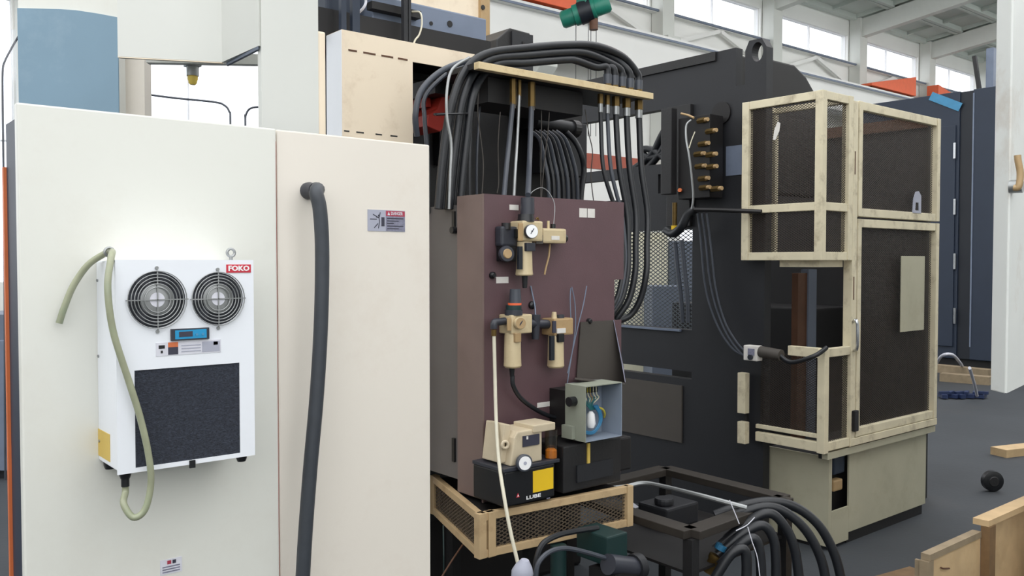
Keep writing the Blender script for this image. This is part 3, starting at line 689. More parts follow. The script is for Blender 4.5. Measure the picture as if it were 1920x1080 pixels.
# dark cable fan arching from the column
t = thing('spindle_pipe', 'dark horizontal pipe stub on the machine column', 'pipe', onY(1050, 235, 2.95))
a, b = onY(1010, 226, 2.95), onY(1085, 237, 2.95)
MB().cyl((a.x, 2.98, a.z), (b.x, 2.98, a.z - .01), .03).build('pipe', 'machine_slate', t, smooth=True); MB().cyl((b.x - .02, 2.98, a.z - .01), (b.x + .015, 2.98, a.z - .01), .04, seg=16).build('flange', 'machine_dark', t)
MB().box(a.x - .02, a.x + .1, 2.99, 3.1, a.z - .03, a.z + .03).build('bracket', 'machine_black', t)
for i in range(7):
    xr = 1082 - 9 * i; x_ = 1052 - 8 * i
    hose('fan_cable', 'dark cable bending down from the pipe stub, %s from the right' % ORD[i], [onY(x_ - 10, 246, 2.93), onY(x_ + 8, 262, 2.9), onY(xr - 8, 300, 2.86), onY(xr, 340, 2.84), onY(xr + 1, 400, 2.84)], .009, 'rubber' if i % 2 else 'rubber_grey', 'cable', 'cables fanning from the pipe stub', seg=8)
hose('fan_cable', 'lone thick black cable bending right of the cable fan', [onY(1062, 248, 2.95), onY(1078, 265, 2.93), onY(1090, 290, 2.9), onY(1095, 320, 2.9), onY(1090, 360, 2.88), onY(1088, 400, 2.86)], .013, 'rubber', 'cable')
for (i, q) in enumerate(([(1030, 200), (1028, 240), (1020, 310), (1015, 372)], [(1097, 205), (1104, 250), (1111, 285), (1108, 330), (1114, 385)], [(1015, 190), (1015, 250), (1014, 320), (1014, 372)], [(900, 150), (896, 210), (906, 300), (904, 362)], [(938, 210), (934, 270), (935, 340), (932, 362)])):
    hose('thin_wire', ['thin wire left of the cable fan', 'kinked thin wire in front of the bright opening', 'straight thin wire beside the black regulator hose', 'thin grey wire behind the manifold plate end', 'faint thin wire above the purple cabinet corner'][i], [onY(x, y, 2.62) for (x, y) in q], .0022, 'olive_grey', 'wire', 'thin wires under the plate', seg=6)

# ================================================================== PURPLE CABINET
PX0, PX1, PY, PZ0, PZ1 = 1.836, 2.532, 2.37, .672, 1.730
pur = thing('pneumatic_cabinet', 'dark purple steel cabinet carrying the air regulators', 'cabinet', (2.18, 2.6, PZ0))
def pf(px, py, off=0.0): return onY(px, py, PY - off)
nz0, nz1 = pf(1160, 524).z, pf(1160, 600).z; nx = pf(1152, 560).x
MB().plate([[(PX0, PY, PZ0), (PX1 - .012, PY, PZ0), (PX1 - .012, PY, nz1), (nx, PY, nz1), (nx, PY, nz0), (PX1, PY, nz0), (PX1, PY, PZ1), (PX0, PY, PZ1)]], (0, .008, 0)).build('front_sheet', 'purple', pur)
yb = onX(858, 640, PX0).y
box('side_sheet', 'purple_side', pur, PX0 - .001, PX0 + .006, PY + .0005, yb, PZ0 + .01, PZ1 - .001)
box('body', 'taupe_side', pur, PX0 + .008, PX1 - .14, yb + .001, 2.98, PZ0 + .05, PZ1 - .03)
box('top_sheet', 'purple', pur, PX0 + .006, PX1, PY + .0085, yb, PZ1 - .012, PZ1 - .002)
box('core', 'machine_black', pur, PX0 + .008, nx - .01, PY + .0085, yb, PZ0 + .02, PZ1 - .013)
box('corner_edge', 'purple_side', pur, PX0 - .002, PX0 + .004, PY - .0015, PY + .001, PZ0, PZ1)
for (py0, py1) in ((396, 425), (822, 866)):
    a = onX(855, py0, PX0 + .008); b = onX(855, py1, PX0 + .008)
    MB().box(PX0 + .0005, PX0 + .008, a.y + .001, a.y + .016, b.z, a.z).build('hinge', 'black_plastic', pur)
k = onX(851, 432, PX0 + .006); MB().cyl((PX0 - .012, yb + .02, k.z), (PX0 + .007, yb + .02, k.z), .012).build('lock_knob', 'black_plastic', pur, smooth=True)
for (a, b, c, d_) in ((955, 384, 972, 394), (1086, 391, 1115, 408), (930, 519, 953, 531), (1007, 754, 1031, 763)):
    lb, (x0, x1, z0, z1) = pale_patch(pur, 'tag_plate', 'white_paper', a, b, c, d_, PY)
    if a == 1086: MB().box((x0 + x1) / 2 - .0012, (x0 + x1) / 2 + .0012, PY - .002, PY - .0012, z0, z1).build('divider', 'olive_grey', lb)
for (px, py, r) in ((922, 516, .012), (1103, 602, .011), (996, 572, .014)):
    k = pf(px, py); MB().lathe((k.x, PY, k.z), (0, -1, 0), [(0, r), (.01, r), (.016, r * .6)], 14).build('port_plug', 'black_plastic', pur, smooth=True)

V = lambda x, y, z: Vector((x, y, z))
def vcyl(px, py0, py1, off, r, r1=None):
    a = pf(px, py0, off); b = pf(px, py1, off); return MB().cyl(V(a.x, PY - off, a.z), V(a.x, PY - off, b.z), r, r1, 20)
def fbox(px0, py0, px1, py1, o0, o1):
    a = pf(px0, py0, (o0 + o1) / 2); b = pf(px1, py1, (o0 + o1) / 2); return MB().box(a.x, b.x, PY - o1, PY - o0, b.z, a.z)
def dial(t, px, py, off, r, face, rim, needle=True, nm='gauge'):
    c = pf(px, py, off); ax = (V(-.25, -1, .05)).normalized()
    g = MB().lathe(c, ax, [(-.012, r * .8), (-.008, r), (.004, r), (.006, r * .93)], 28).build(nm, rim, t, smooth=True)
    MB().cyl(c + ax * .0058, c + ax * .0066, r * .92, seg=28).build('dial_face', face, g)
    if needle:
        S = ax.cross(V(0, 0, 1)).normalized() * -1; U = S.cross(ax) * -1
        U = V(0, 0, 1)
        a = c + ax * .0072 + (S * -.2 - U * .35) * r; b = c + ax * .0072 + (S * .3 + U * .4) * r
        MB().bar(a, b, .0006, .003, upv=ax.cross(b - a)).build('needle', 'print_dark', g); MB().cyl(c + ax * .0066, c + ax * .008, r * .12, seg=10).build('hub', 'print_dark', g)
    return g
OFF = .045
# upper filter regulator
t = thing('air_regulator', 'upper air filter regulator with white pressure gauge', 'regulator', pf(985, 520, OFF))
vcyl(989, 371, 402, OFF, .0235, .025).build('knob', 'dark_plastic', t, smooth=True)
vcyl(986, 402, 416, OFF, .027, .030).build('collar', 'black_plastic', t, smooth=True)
fbox(968, 414, 1006, 453, .0005, .07).build('body', 'beige_metal', t, bevel=.006)
fbox(972, 418, 980, 452, .07, .078).build('body_rib', 'tan_cast', t, bevel=.002)
a = pf(983, 453, OFF); b = pf(983, 517, OFF)
MB().lathe(V(a.x, PY - OFF, a.z), (0, 0, -1), [(0, .027), (.02, .027), (a.z - b.z - .02, .029), (a.z - b.z - .004, .031), (a.z - b.z, .027)], 22).build('bowl', 'beige_metal', t, smooth=True)
fbox(971, 462, 978, 505, OFF + .018, OFF + .029).build('sight_slot', 'navy_dark', t); fbox(984, 455, 1000, 471, OFF + .012, OFF + .034).build('latch', 'dark_plastic', t, bevel=.002)
vcyl(984, 517, 540, OFF, .011, .008).build('drain', 'black_plastic', t, smooth=True)
dial(t, 996, 434, .085, .0245, 'white_paint', 'dark_plastic')
k = pf(1005, 411, .05); MB().tube([k, k + V(.008, 0, .006), k + V(.012, 0, -.004)], .003, 6, 3).build('spring_clip', 'brass', t, smooth=True)
# pressure switch
t = thing('pressure_switch', 'beige pressure switch right of the white gauge', 'switch', pf(1030, 458, .04))
fbox(1008, 428, 1052, 457, .0005, .06).build('body', 'beige_metal', t, bevel=.008); fbox(1005, 440, 1018, 458, .06, .064).build('port_block', 'olive_grey', t, bevel=.002)
fbox(1034, 442, 1049, 450, .0601, .0615).build('label', 'white_paper', t)
vcyl(1028, 414, 429, .03, .005).build('pin', 'beige_metal', t, smooth=True)
a = pf(1052, 446, .035); MB().cyl(a, a + V(.022, 0, -.002), .014).build('adjusting_knob', 'black_plastic', t, smooth=True)
vcyl(1037, 420, 430, .03, .009).build('cable_gland', 'black_plastic', t)
hose('drip_tube', 'short stiff beige tube under the pressure switch', [pf(1031, 457, .03), pf(1029, 480, .03), pf(1024, 500, .03), pf(1021, 515, .03)], .0036, 'tan_cast', 'tube', seg=8)
hose('capillary', 'fine wire curving above the upper regulator', [pf(1038, 420, .03), pf(1040, 385, .02), pf(1030, 362, .01), pf(1016, 352, .0), pf(1000, 358, .0), pf(992, 368, .02)], .0014, 'zinc', 'wire', seg=6)
# shut-off valve left
t = thing('exhaust_valve', 'black valve with round knob left of the upper regulator', 'valve', pf(948, 492, .03))
fbox(934, 424, 964, 462, .0005, .04).build('body', 'dark_plastic', t, bevel=.008); vcyl(949, 418, 430, .03, .016).build('cap', 'black_plastic', t, smooth=True)
fbox(960, 430, 970, 446, .01, .05).build('coupling', 'black_plastic', t)
fbox(936, 460, 962, 490, .0005, .035).build('lower_block', 'black_plastic', t, bevel=.004)
c = pf(950, 476, .05); ax = V(-.2, -1, .05).normalized()
MB().lathe(c, ax, [(-.03, .016), (-.012, .026), (.0, .0285), (.006, .026), (.0065, .019)], 24).build('knob', 'dark_plastic', t, smooth=True); MB().cyl(c + ax * .0062, c + ax * .0105, .0175, .015, 20).build('knob_face', 'tan_cast', t, smooth=True)
# lower filter regulator
t = thing('air_regulator', 'lower air filter regulator with orange ring under its grey knob', 'regulator', pf(962, 690, OFF))
vcyl(966, 542, 568, OFF, .0185, .0215).build('knob', 'rubber_grey', t, smooth=True); vcyl(965, 568, 572, OFF, .0235).build('lock_ring', 'orange_paint', t, smooth=True)
vcyl(963, 572, 581, OFF, .027).build('collar', 'teal_paint', t, smooth=True); vcyl(963, 581, 591, OFF, .031).build('collar', 'dark_plastic', t, smooth=True)
fbox(947, 590, 986, 623, .0005, .07).build('body', 'beige_metal', t, bevel=.005); fbox(951, 596, 958, 620, .07, .076).build('body_rib', 'tan_cast', t, bevel=.002)
dial(t, 975, 606, .085, .0205, 'tan_cast', 'beige_metal')
a = pf(961, 623, OFF); b = pf(961, 689, OFF); h = a.z - b.z
MB().lathe(V(a.x, PY - OFF, a.z), (0, 0, -1), [(0, .026), (.012, .028), (h - .02, .030), (h - .006, .031), (h, .026)], 22).build('bowl', 'beige_metal', t, smooth=True)
fbox(963, 625, 974, 641, OFF + .014, OFF + .034).build('latch', 'tan_cast', t, bevel=.002); vcyl(960, 689, 706, OFF, .010, .007).build('drain', 'black_plastic', t, smooth=True)
a = pf(927, 605, .04); b = pf(947, 602, .04); MB().tube([b, (a + b) / 2, a, a + V(-.002, 0, -.02)], .013, 10, 4).build('inlet_elbow', 'dark_plastic', t, smooth=True)
# lubricator
t = thing('air_lubricator', 'oil lubricator with slotted beige bowl beside the lower regulator', 'lubricator', pf(1043, 688, OFF))
fbox(1027, 597, 1063, 626, .0005, .07).build('body', 'tan_cast', t, bevel=.006); fbox(1036, 602, 1042, 624, .07, .075).build('body_rib', 'print_dark', t)
fbox(1044, 616, 1060, 624, .07, .074).build('name_strip', 'white_paper', t)
vcyl(1039, 585, 598, OFF, .008, .011).build('filler_plug', 'beige_metal', t, smooth=True); vcyl(1050, 590, 598, OFF, .016).build('dome', 'dark_plastic', t, smooth=True)
a = pf(1042, 626, OFF); b = pf(1042, 689, OFF); h = a.z - b.z
MB().lathe(V(a.x, PY - OFF, a.z), (0, 0, -1), [(0, .026), (.01, .028), (h - .02, .030), (h - .006, .031), (h, .026)], 22).build('bowl', 'beige_metal', t, smooth=True)
fbox(1031, 630, 1038, 675, OFF + .02, OFF + .030).build('sight_slot', 'navy_dark', t); fbox(1044, 626, 1055, 641, OFF + .014, OFF + .034).build('latch', 'black_plastic', t, bevel=.002)
# tee between the two
t = thing('pipe_tee', 'dark pipe tee between lower regulator and lubricator', 'fitting', pf(1003, 635, .04))
a, b = pf(987, 606, .035), pf(1027, 608, .035); MB().cyl(a, b, .016).build('cross_pipe', 'dark_plastic', t, smooth=True)
vcyl(1004, 590, 636, .035, .019, .013).build('body', 'dark_plastic', t, smooth=True)
hose('pilot_tube', 'fine tube dropping to the pipe tee', [pf(995, 536, .005), pf(999, 555, .01), pf(1003, 575, .02), pf(1004, 592, .03)], .0028, 'steel_blue', 'tube', seg=6)
hose('oil_hose', 'black hose sagging from the lower regulator towards the junction box', [pf(961, 704, .045), pf(962, 722, .045), pf(975, 745, .04), pf(1000, 765, .035), pf(1030, 780, .03), pf(1060, 786, .03), pf(1080, 786, .03)], .008, 'rubber', seg=10)
for i, q in enumerate(([(1070, 540), (1069, 560), (1070, 590), (1071, 610)], [(1072, 538), (1078, 570), (1079, 610), (1075, 645), (1068, 690), (1062, 730)], [(1100, 536), (1094, 570), (1084, 610), (1074, 655), (1064, 700)])):
    hose('signal_wire', 'fine blue-grey wire hanging right of the lubricator, %s from the left' % ORD[i], [pf(x, y, .03) for (x, y) in q], .0022, 'steel_blue', 'wire', 'wires right of the lubricator', seg=6)
hose('clear_tube', 'long pale plastic tube hanging from the lower regulator', [pf(926, 620, .045), pf(928, 700, .06), pf(930, 780, .09), pf(935, 860, .14), pf(945, 930, .2), pf(958, 1000, .24), pf(978, 1085, .28)], .0062, 'clear_tube', 'tube', seg=10)
MBt = thing('tube_nut', 'brass nut joining the pale tube to the elbow', 'fitting', pf(926, 624, .045)); vcyl(926, 618, 630, .045, .009).build('nut', 'brass', MBt)

# folded grey chute and open junction box
ch = thing('folded_chute', 'olive-grey folded sheet chute above the open junction box', 'sheet', pf(1120, 712, .06))
p = [pf(1088, 604, .02), pf(1140, 586, .02), pf(1152, 600, .02), pf(1168, 684, .07), pf(1168, 716, .12), pf(1078, 712, .12), pf(1080, 650, .05)]
MB().plate([[pf(1088, 604, .006), pf(1150, 600, .006), pf(1168, 686, .006), pf(1170, 718, .006), pf(1080, 712, .006)]], (0, -.004, 0)).build('sheet', 'olive_grey', ch)
a, b, c, d_ = pf(1078, 710, .13), pf(1172, 719, .13), pf(1172, 716, .011), pf(1078, 708, .011)
MB().plate([[a, b, c]], (0, 0, -.004)).plate([[a, c, d_]], (0, 0, -.004)).build('lower_flange', 'olive_grey', ch)
MB().plate([[pf(1150, 600, .0105), pf(1168, 686, .0105), pf(1172, 717, .0105), pf(1172, 717, .10), pf(1166, 684, .05)]], (.003, 0, 0)).build('side_fin', 'print_mid', ch)
JY0, JY1 = 2.16, 2.262
a, b = onY(1099, 720, JY0), onY(1166, 822, JY0); jx0, jx1, jz0, jz1 = a.x, b.x, onY(1130, 824, JY0).z, onY(1130, 721, JY0).z
jb = thing('junction_box', 'open grey junction box full of coloured wires', 'junction box', ((jx0 + jx1) / 2, 2.2, jz0))
box('back', 'box_inside', jb, jx0, jx1, JY1 - .003, JY1, jz0, jz1)
box('left_wall', 'box_outside', jb, jx0 - .003, jx0, JY0, JY1, jz0, jz1)
box('right_wall', 'box_inside', jb, jx1 - .003, jx1, JY0, JY1 - .0035, jz0 + .003, jz1 - .003)
box('floor_wall', 'box_inside', jb, jx0, jx1, JY0, JY1 - .0035, jz0, jz0 + .003); box('roof_wall', 'box_outside', jb, jx0, jx1, JY0, JY1 - .0035, jz1 - .003, jz1)
box('mount', 'machine_black', jb, jx0 + .02, jx1 - .03, JY1 + .0005, PY - .0005, jz0 + .03, jz1 - .03)
k = onX(1078, 752, jx0); MB().cyl((jx0 - .003, k.y, k.z), (jx0 - .03, k.y, k.z), .017).build('cable_gland', 'black_plastic', jb, smooth=True)
MB().box(jx0 - .02, jx0 - .0035, JY0 + .05, JY1, jz0 + .005, jz0 + .05).build('side_lug', 'box_outside', jb)
jw, jh = jx1 - jx0, jz1 - jz0
def jp(a, b, y=.03): return V(jx0 + a * jw, JY1 - .004 - y, jz0 + b * jh)
tb = MB().box(jx0 + .12 * jw, jx0 + .72 * jw, JY1 - .03, JY1 - .0035, jz0 + .80 * jh, jz0 + .89 * jh).build('terminal_block', 'black_plastic', jb)
for i, a in enumerate((.2, .29, .39, .46, .55, .63)):
    MB().tube([jp(a, .97), jp(a, .9, .034), jp(a, .83, .034)], .0022, 6, 3).build('wire', 'wire_white' if i not in (2, 3) else 'wire_yellow', jb, smooth=True)
    MB().tube([jp(a, .82, .034), jp(a + .01, .76, .036), jp(a + .06, .70, .036), jp(.42 + .04 * (i - 3), .60, .036)], .0024, 6, 4).build('wire', 'wire_white' if i != 3 else 'tan_cast', jb, smooth=True)
    MB().tube([jp(a + .03, .72, .034), jp(.34 + .03 * i, .6, .04), jp(.44 + .03 * i, .5, .04)], .0026, 6, 4).build('wire', 'wire_teal', jb, smooth=True)
for i in range(4):
    MB().tube([jp(.5 + .03 * i, .58, .045), jp(.62 + .02 * i, .42, .05), jp(.62 + .02 * i, .24, .05), jp(.46, .11 - .012 * i, .05), jp(.25 - .03 * i, .14, .05), jp(.1, .26 + .02 * i, .045)], .0034, 7, 5).build('wire', 'wire_blue', jb, smooth=True)
MB().tube([jp(.66, .52, .03), jp(.8, .48, .035), jp(.9, .38, .03), jp(.94, .3, .02)], .0042, 7, 4).build('wire', 'wire_yellow', jb, smooth=True)
MB().lathe(jp(.42, .48, .045), (0, 0, -1), [(0, .006), (.01, .014), (.045, .018), (.058, .012)], 14).build('plug', 'white_paint', jb, smooth=True)
for (a, b) in ((.12, .6), (.15, .58)): MB().cyl(jp(a, b, 0), jp(a, b, .012), .006, seg=8).build('gland_nut', 'brass', jb)
# dark tank under it
zb1 = onY(1120, 826, 2.2).z
t = thing('coolant_block', 'dark brown pump block under the junction box', 'pump', (2.25, 2.28, .70))
bx0, bx1 = onY(1060, 870, 2.19).x, onY(1168, 870, 2.19).x
box('block', 'machine_dark', t, bx0, bx1, 2.20, 2.365, .70, jz0 - .012, bevel=.006); box('head', 'machine_black', t, bx1, bx1 + .10, 2.24, 2.365, .72, jz0 - .03, bevel=.008)
a = onY(1103, 850, 2.198); MB().box(a.x - .006, a.x + .006, 2.194, 2.1995, onY(1103, 882, 2.19).z, onY(1103, 832, 2.19).z).build('sight_strip', 'ochre_label', t)
MB().box(bx0 + .06, bx1 - .05, 2.193, 2.1995, .73, .79).build('cover', 'machine_slate', t)

# ------------------------------------------------------------------ lubrication pump
LY = 2.20
t = thing('lubrication_pump', 'oil lubrication pump with black tank and yellow label', 'pump', onY(990, 938, LY + .05))
a, b = onY(946, 860, LY), onY(1040, 938, LY); tx0, tx1, tz0, tz1 = a.x, b.x, onY(1000, 940, LY).z, onY(1000, 876, LY).z
MB().box(tx0, tx1, LY, PY - .0005, tz0, tz1).build('tank', 'black_plastic', t, bevel=.006)
tk = t
yl = MB().box(onY(999, 900, LY).x, onY(1037, 900, LY).x, LY - .0015, LY, onY(1017, 920, LY).z, onY(1017, 880, LY).z).build('yellow_label', 'yellow_label', t)
k = onY(1000, 931, LY); lettering('lettering', 'LUBE', .016, (k.x, LY - .001, k.z), 'white_paint', t, width=onY(1014, 931, LY).x - onY(987, 931, LY).x, bold=.0004)
k = onY(971, 929, LY); MB().plate([[V(k.x - .007, LY, k.z - .006), V(k.x + .007, LY, k.z - .006), V(k.x, LY, k.z + .008)]], (0, -.001, 0)).build('logo', 'red_print', t)
MB().plate([[V(k.x - .003, LY - .001, k.z - .003), V(k.x + .003, LY - .001, k.z - .003), V(k.x, LY - .001, k.z + .004)]], (0, -.0006, 0)).build('logo_core', 'white_paint', t)
k = onY(1028, 934, LY); MB().box(k.x - .008, k.x + .008, LY - .001, LY, k.z - .0015, k.z + .0015).build('print_line', 'print_mid', t)
hz0 = tz1 + .001
lid = MB().box(tx0 - .004, onY(1048, 872, LY).x, LY - .004, PY - .001, hz0, hz0 + .012).build('lid', 'dark_plastic', t, bevel=.002)
hx0, hx1 = onY(966, 840, LY).x, onY(1020, 840, LY).x; hz1 = onY(990, 808, LY).z
MB().plate([[V(hx0 - .012, LY + .01, hz0 + .013), V(hx1, LY + .01, hz0 + .013), V(hx1, LY + .01, hz1), V(hx0 + .02, LY + .01, hz1), V(hx0 + .006, LY + .01, hz1 - .02)]], (0, .12, 0)).build('housing', 'pump_cream', t, bevel=.005)
MB().plate([[V(hx0 - .03, LY + .04, hz0 + .02), V(hx0 + .01, LY + .04, hz0 + .02), V(hx0 + .015, LY + .04, hz1 + .02), V(hx0 - .012, LY + .04, hz1 + .025)]], (0, .1, 0)).build('rear_housing', 'pump_cream', t, bevel=.004)
MB().box(onY(983, 830, LY).x, onY(1014, 830, LY).x, LY + .0065, LY + .0095, onY(1000, 836, LY).z, onY(1000, 816, LY).z).build('name_plate', 'print_dark', t)
k = onY(991, 821, LY); MB().box(k.x - .004, k.x + .003, LY + .005, LY + .0066, k.z - .006, k.z + .004).build('plate_mark', 'white_paper', t)
MB().box(onY(1002, 800, LY).x, onY(1043, 800, LY).x, LY + .004, LY + .11, hz1 - .012, hz1 + .014).build('top_cap', 'pump_cream', t, bevel=.004)
gx = onY(1034, 840, LY + .02).x
MB().cyl((gx, LY + .022, hz0 + .013), (gx, LY + .022, hz1 - .014), .022, seg=18).build('sight_cup', 'sight_glass', t, smooth=True)
MB().lathe((gx, LY + .022, hz0 + .0135), (0, 0, 1), [(0, .02), (.026, .02), (.032, .012)], 16).build('oil', 'amber', t, smooth=True)
k = onY(983, 868, LY - .02); ax = V(-.25, -1, .05).normalized()
g = MB().lathe(k, ax, [(-.015, .02), (-.008, .0285), (.004, .0285), (.006, .026)], 26).build('gauge', 'rubber_grey', t, smooth=True); MB().cyl(k + ax * .0055, k + ax * .0068, .0225, seg=26).build('dial_face', 'white_paint', g); MB().cyl(k + ax * .0068, k + ax * .008, .006, seg=12).build('hub', 'print_grey', g)
k = onY(947, 834, LY + .03); MB().ring(k, ax, .011, .005, 16, 8).build('side_port', 'pump_cream', t, smooth=True); MB().box(k.x + .008, hx0 - .005, LY + .04, LY + .06, k.z - .012, k.z + .01).build('port_arm', 'pump_cream', t)

# ------------------------------------------------------------------ mesh guard frame under the purple cabinet
ga, gb, gc_ = V(1.905, 2.76, 0), V(1.732, 2.25, 0), V(2.36, 2.185, 0); gz0, gz1 = .535, .683
t = thing('mesh_guard', 'tan guard frame with expanded metal mesh under the purple cabinet', 'guard', (1.9, 2.4, gz0))
def at(p, z): return V(p.x, p.y, z)
for (p, q) in ((ga, gb), (gb, gc_)):
    for z in (gz0 + .013, gz1 - .013): MB().bar(at(p, z), at(q, z), .022, .026).build('rail', 'tan_frame', t, bevel=.002)
    U = (q - p).normalized(); MB().lattice(at(p, gz0 + .018) + U * .01, U, (0, 0, 1), (q - p).length - .02, gz1 - gz0 - .036, .026, .0034, .0016, .5).build('mesh_sheet', 'mesh_tan', t)['kind'] = 'stuff'
for p in (ga, gb, gc_, gb + (gc_ - gb).normalized() * .036): MB().bar(at(p, gz0), at(p, gz1), .03, .03).build('post', 'tan_frame', t, bevel=.002)
MB().plate([[at(ga, gz1 - .02), at(gb, gz1 - .02), at(gc_, gz1 - .02), V(2.36, 2.76, gz1 - .02)]], (0, 0, .004)).build('shelf', 'machine_black', t)
for p in (V(1.95, 2.7, 0), V(2.33, 2.7, 0), V(2.33, 2.24, 0)): MB().bar(at(p, 0), at(p, gz0), .04, .04).build('leg', 'machine_dark', t)
# ================================================================== DARK MACHINE PLATE WITH LIFTING LUG
DX = 4.05
def px_(px, py): return onX(px, py, DX)
Yn = 2.80; Yf = 4.75; zt = 2.672
y_l = px_(1428, 300).y; y_r = px_(1256, 300).y
zO1 = px_(1255, 203).z
def PXY(pts): return [V(DX, y, z) for (y, z) in pts]
slot0, slot1 = px_(1380, 120).y, px_(1397, 120).y
zs = px_(1388, 160).z
lug0, lug1 = px_(1397, 120).y, px_(1437, 120).y; zlug = px_(1420, 73).z
outer = [(Yf, 0), (Yf, zt), (slot0, zt), (slot0, zs), (slot1, zs), (slot1, zlug - .05), (slot1 - .025, zlug), (lug1 + .03, zlug), (lug1, zlug - .05), (lug1, 0)]
hole_c = px_(1420, 97); hole = [(hole_c.y + math.cos(2 * PI * i / 24) * .036, hole_c.z + math.sin(2 * PI * i / 24) * .052) for i in range(24)]
def rect(pxa, pya, pxb, pyb):
    a, b = px_(pxa, pya), px_(pxb, pyb); return a, b
yA = px_(1060, 300).y
zb1_, zb2_, zb3_, zb4_, zb5_ = px_(1200, 312).z, px_(1200, 332).z, px_(1140, 377).z, px_(1230, 432).z, px_(1230, 614).z
op1 = [(yA, zb1_), (y_r, zb1_), (y_r, zO1), (yA, zO1)]
op2 = [(yA, zb3_), (px_(1170, 350).y, zb3_), (px_(1170, 350).y, zb2_), (yA, zb2_)]
op2b = [(px_(1234, 345).y, px_(1244, 362).z), (px_(1253, 345).y, px_(1244, 362).z), (px_(1253, 345).y, px_(1244, 326).z), (px_(1234, 345).y, px_(1244, 326).z)]
op3 = [(yA, zb5_), (px_(1298, 520).y, zb5_), (px_(1298, 520).y, zb4_), (yA, zb4_)]
zb6, zb7 = px_(1220, 688).z, px_(1220, 702).z
op4 = [(yA, zb7), (px_(1298, 520).y, zb7), (px_(1298, 520).y, zb6), (yA, zb6)]
mb = thing('machine_portal', 'dark grey machine frame plate with lifting lug and openings', 'machine', (DX, 3.6, 0))
fr = MB().plate([PXY(outer), PXY(hole), PXY(op1), PXY(op2), PXY(op2b), PXY(op3), PXY(op4)], (.06, 0, 0)).build('frame_plate', 'machine_slate', mb, bevel=0)
box('top_flange', 'machine_dark', mb, DX - .015, DX - .001, slot0 + .13, Yf, zt - .05, zt)
a, b = px_(1362, 275), px_(1396, 327); MB().box(DX - .004, DX - .0005, b.y, a.y, b.z, a.z).build('data_plate', 'steel_blue', mb)
k = px_(1354, 212); MB().cyl((DX - .012, k.y, k.z), (DX - .0005, k.y, k.z), .062, seg=28).build('round_port', 'machine_black', mb)
a, b = px_(1170, 708), px_(1280, 830); MB().box(DX - .012, DX - .001, b.y, a.y + .2, b.z, a.z).build('lower_plate', 'olive_grey', mb)
a, b = px_(1170, 605), px_(1278, 618); MB().box(DX - .02, DX - .001, b.y, a.y + .2, zb5_ - .012, zb5_).build('sill', 'steel_blue', mb)
MB().box(DX - .03, DX - .001, px_(1300, 300).y, y_r, px_(1280, 425).z, zO1 + .0).build('post', 'machine_dark', mb, bevel=.004)
# round-backed housing behind the lug
hp = [onY(x, y, 3.0) for (x, y) in ((1425, 112), (1450, 112), (1490, 122), (1512, 145), (1527, 172), (1545, 260))]
x0h = DX + .065
x0h = DX + .0605; pts = [V(x0h, 3.0, 1.9)] + [V(hp[-1].x, 3.0, 1.9)] + [V(p.x, 3.0, p.z) for p in hp[::-1] if p.x > x0h] + [V(x0h, 3.0, hp[0].z)]
tag(MB().plate([pts], (0, .12, 0)).build('tool_housing', 'machine_black', None, bevel=.01), 'black round-shouldered housing behind the lifting lug', 'machine')
# dark machine bed inside and beyond the guards
t = thing('machine_bed', 'dark machine body inside the mesh guards', 'machine', (5.9, 3.1, 0))
box('body', 'machine_black', t, 5.5, 5.56, 2.58, 4.2, 0, 2.36, bevel=.01); box('top_rail', 'rail_brown', t, 5.46, 5.498, 2.58, 3.9, 2.33, 2.40)
box('lower_body', 'machine_black', t, 5.0, 5.499, 3.05, 4.2, 0, 1.2, bevel=.01)
t = thing('guide_post', 'grey-blue guide post with rusty strip between the two mesh cages', 'post', (4.55, 2.8, 0))
a, b = onY(1516, 560, 2.8), onY(1531, 560, 2.8); MB().box(a.x, b.x, 2.8, 2.85, 0, onY(1520, 505, 2.8).z).build('post', 'grey_far', t)
a2 = onY(1499, 560, 2.8); MB().box(a2.x, a.x, 2.81, 2.85, 0, onY(1520, 512, 2.8).z).build('strip', 'rail_brown', t)

# ------------------------------------------------------------------ valve bank with brass fittings
VX = 3.9
t = thing('valve_bank', 'bank of dark valves with rows of brass fittings on the machine frame', 'valve bank', onX(1300, 390, VX))
a, b = onX(1272, 210, VX), onX(1330, 372, VX)
MB().box(VX, DX - .032, b.y, a.y, onX(1300, 372, VX).z, onX(1300, 218, VX).z).build('manifold', 'machine_black', t, bevel=.004)
MB().box(VX - .05, VX - .001, onX(1270, 215, VX).y, onX(1250, 215, VX).y, onX(1262, 365, VX).z, onX(1262, 205, VX).z).build('side_cover', 'machine_dark', t, bevel=.004)
def fitting(px, py, r=.016, L=.06):
    k = onX(px, py, VX); s_ = V(-.25, -1, 0).normalized()
    f = MB().cyl(k - s_ * .03, k + s_ * (L - .03), r, seg=6).build('brass_fitting', 'brass', t)
    MB().cyl(k + s_ * (L - .03), k + s_ * (L - .008), r * .7, seg=12).build('tip', 'tan_cast', f)
    MB().cyl(k - s_ * .03, k - s_ * .075, r * .55, seg=10).build('stem', 'dark_plastic', f)
for (px, py) in ((1316, 226), (1332, 246), (1318, 270), (1310, 289), (1332, 290), (1312, 312), (1333, 313), (1318, 335), (1342, 354), (1320, 352)): fitting(px, py)
hose('valve_wire', 'pale grey cable running down the valve bank', [onX(1296, 225, VX - .03), onX(1287, 235, VX - .05), onX(1287, 262, VX - .06), onX(1292, 290, VX - .06), onX(1297, 330, VX - .05), onX(1300, 370, VX - .04), onX(1297, 392, VX - .04)], .006, 'zinc', 'cable', seg=8)
hose('valve_wire', 'thin pale branch wire joining the cable on the valve bank', [onX(1303, 247, VX - .04), onX(1297, 262, VX - .05), onX(1292, 278, VX - .06)], .003, 'wire_white', 'wire', seg=6)
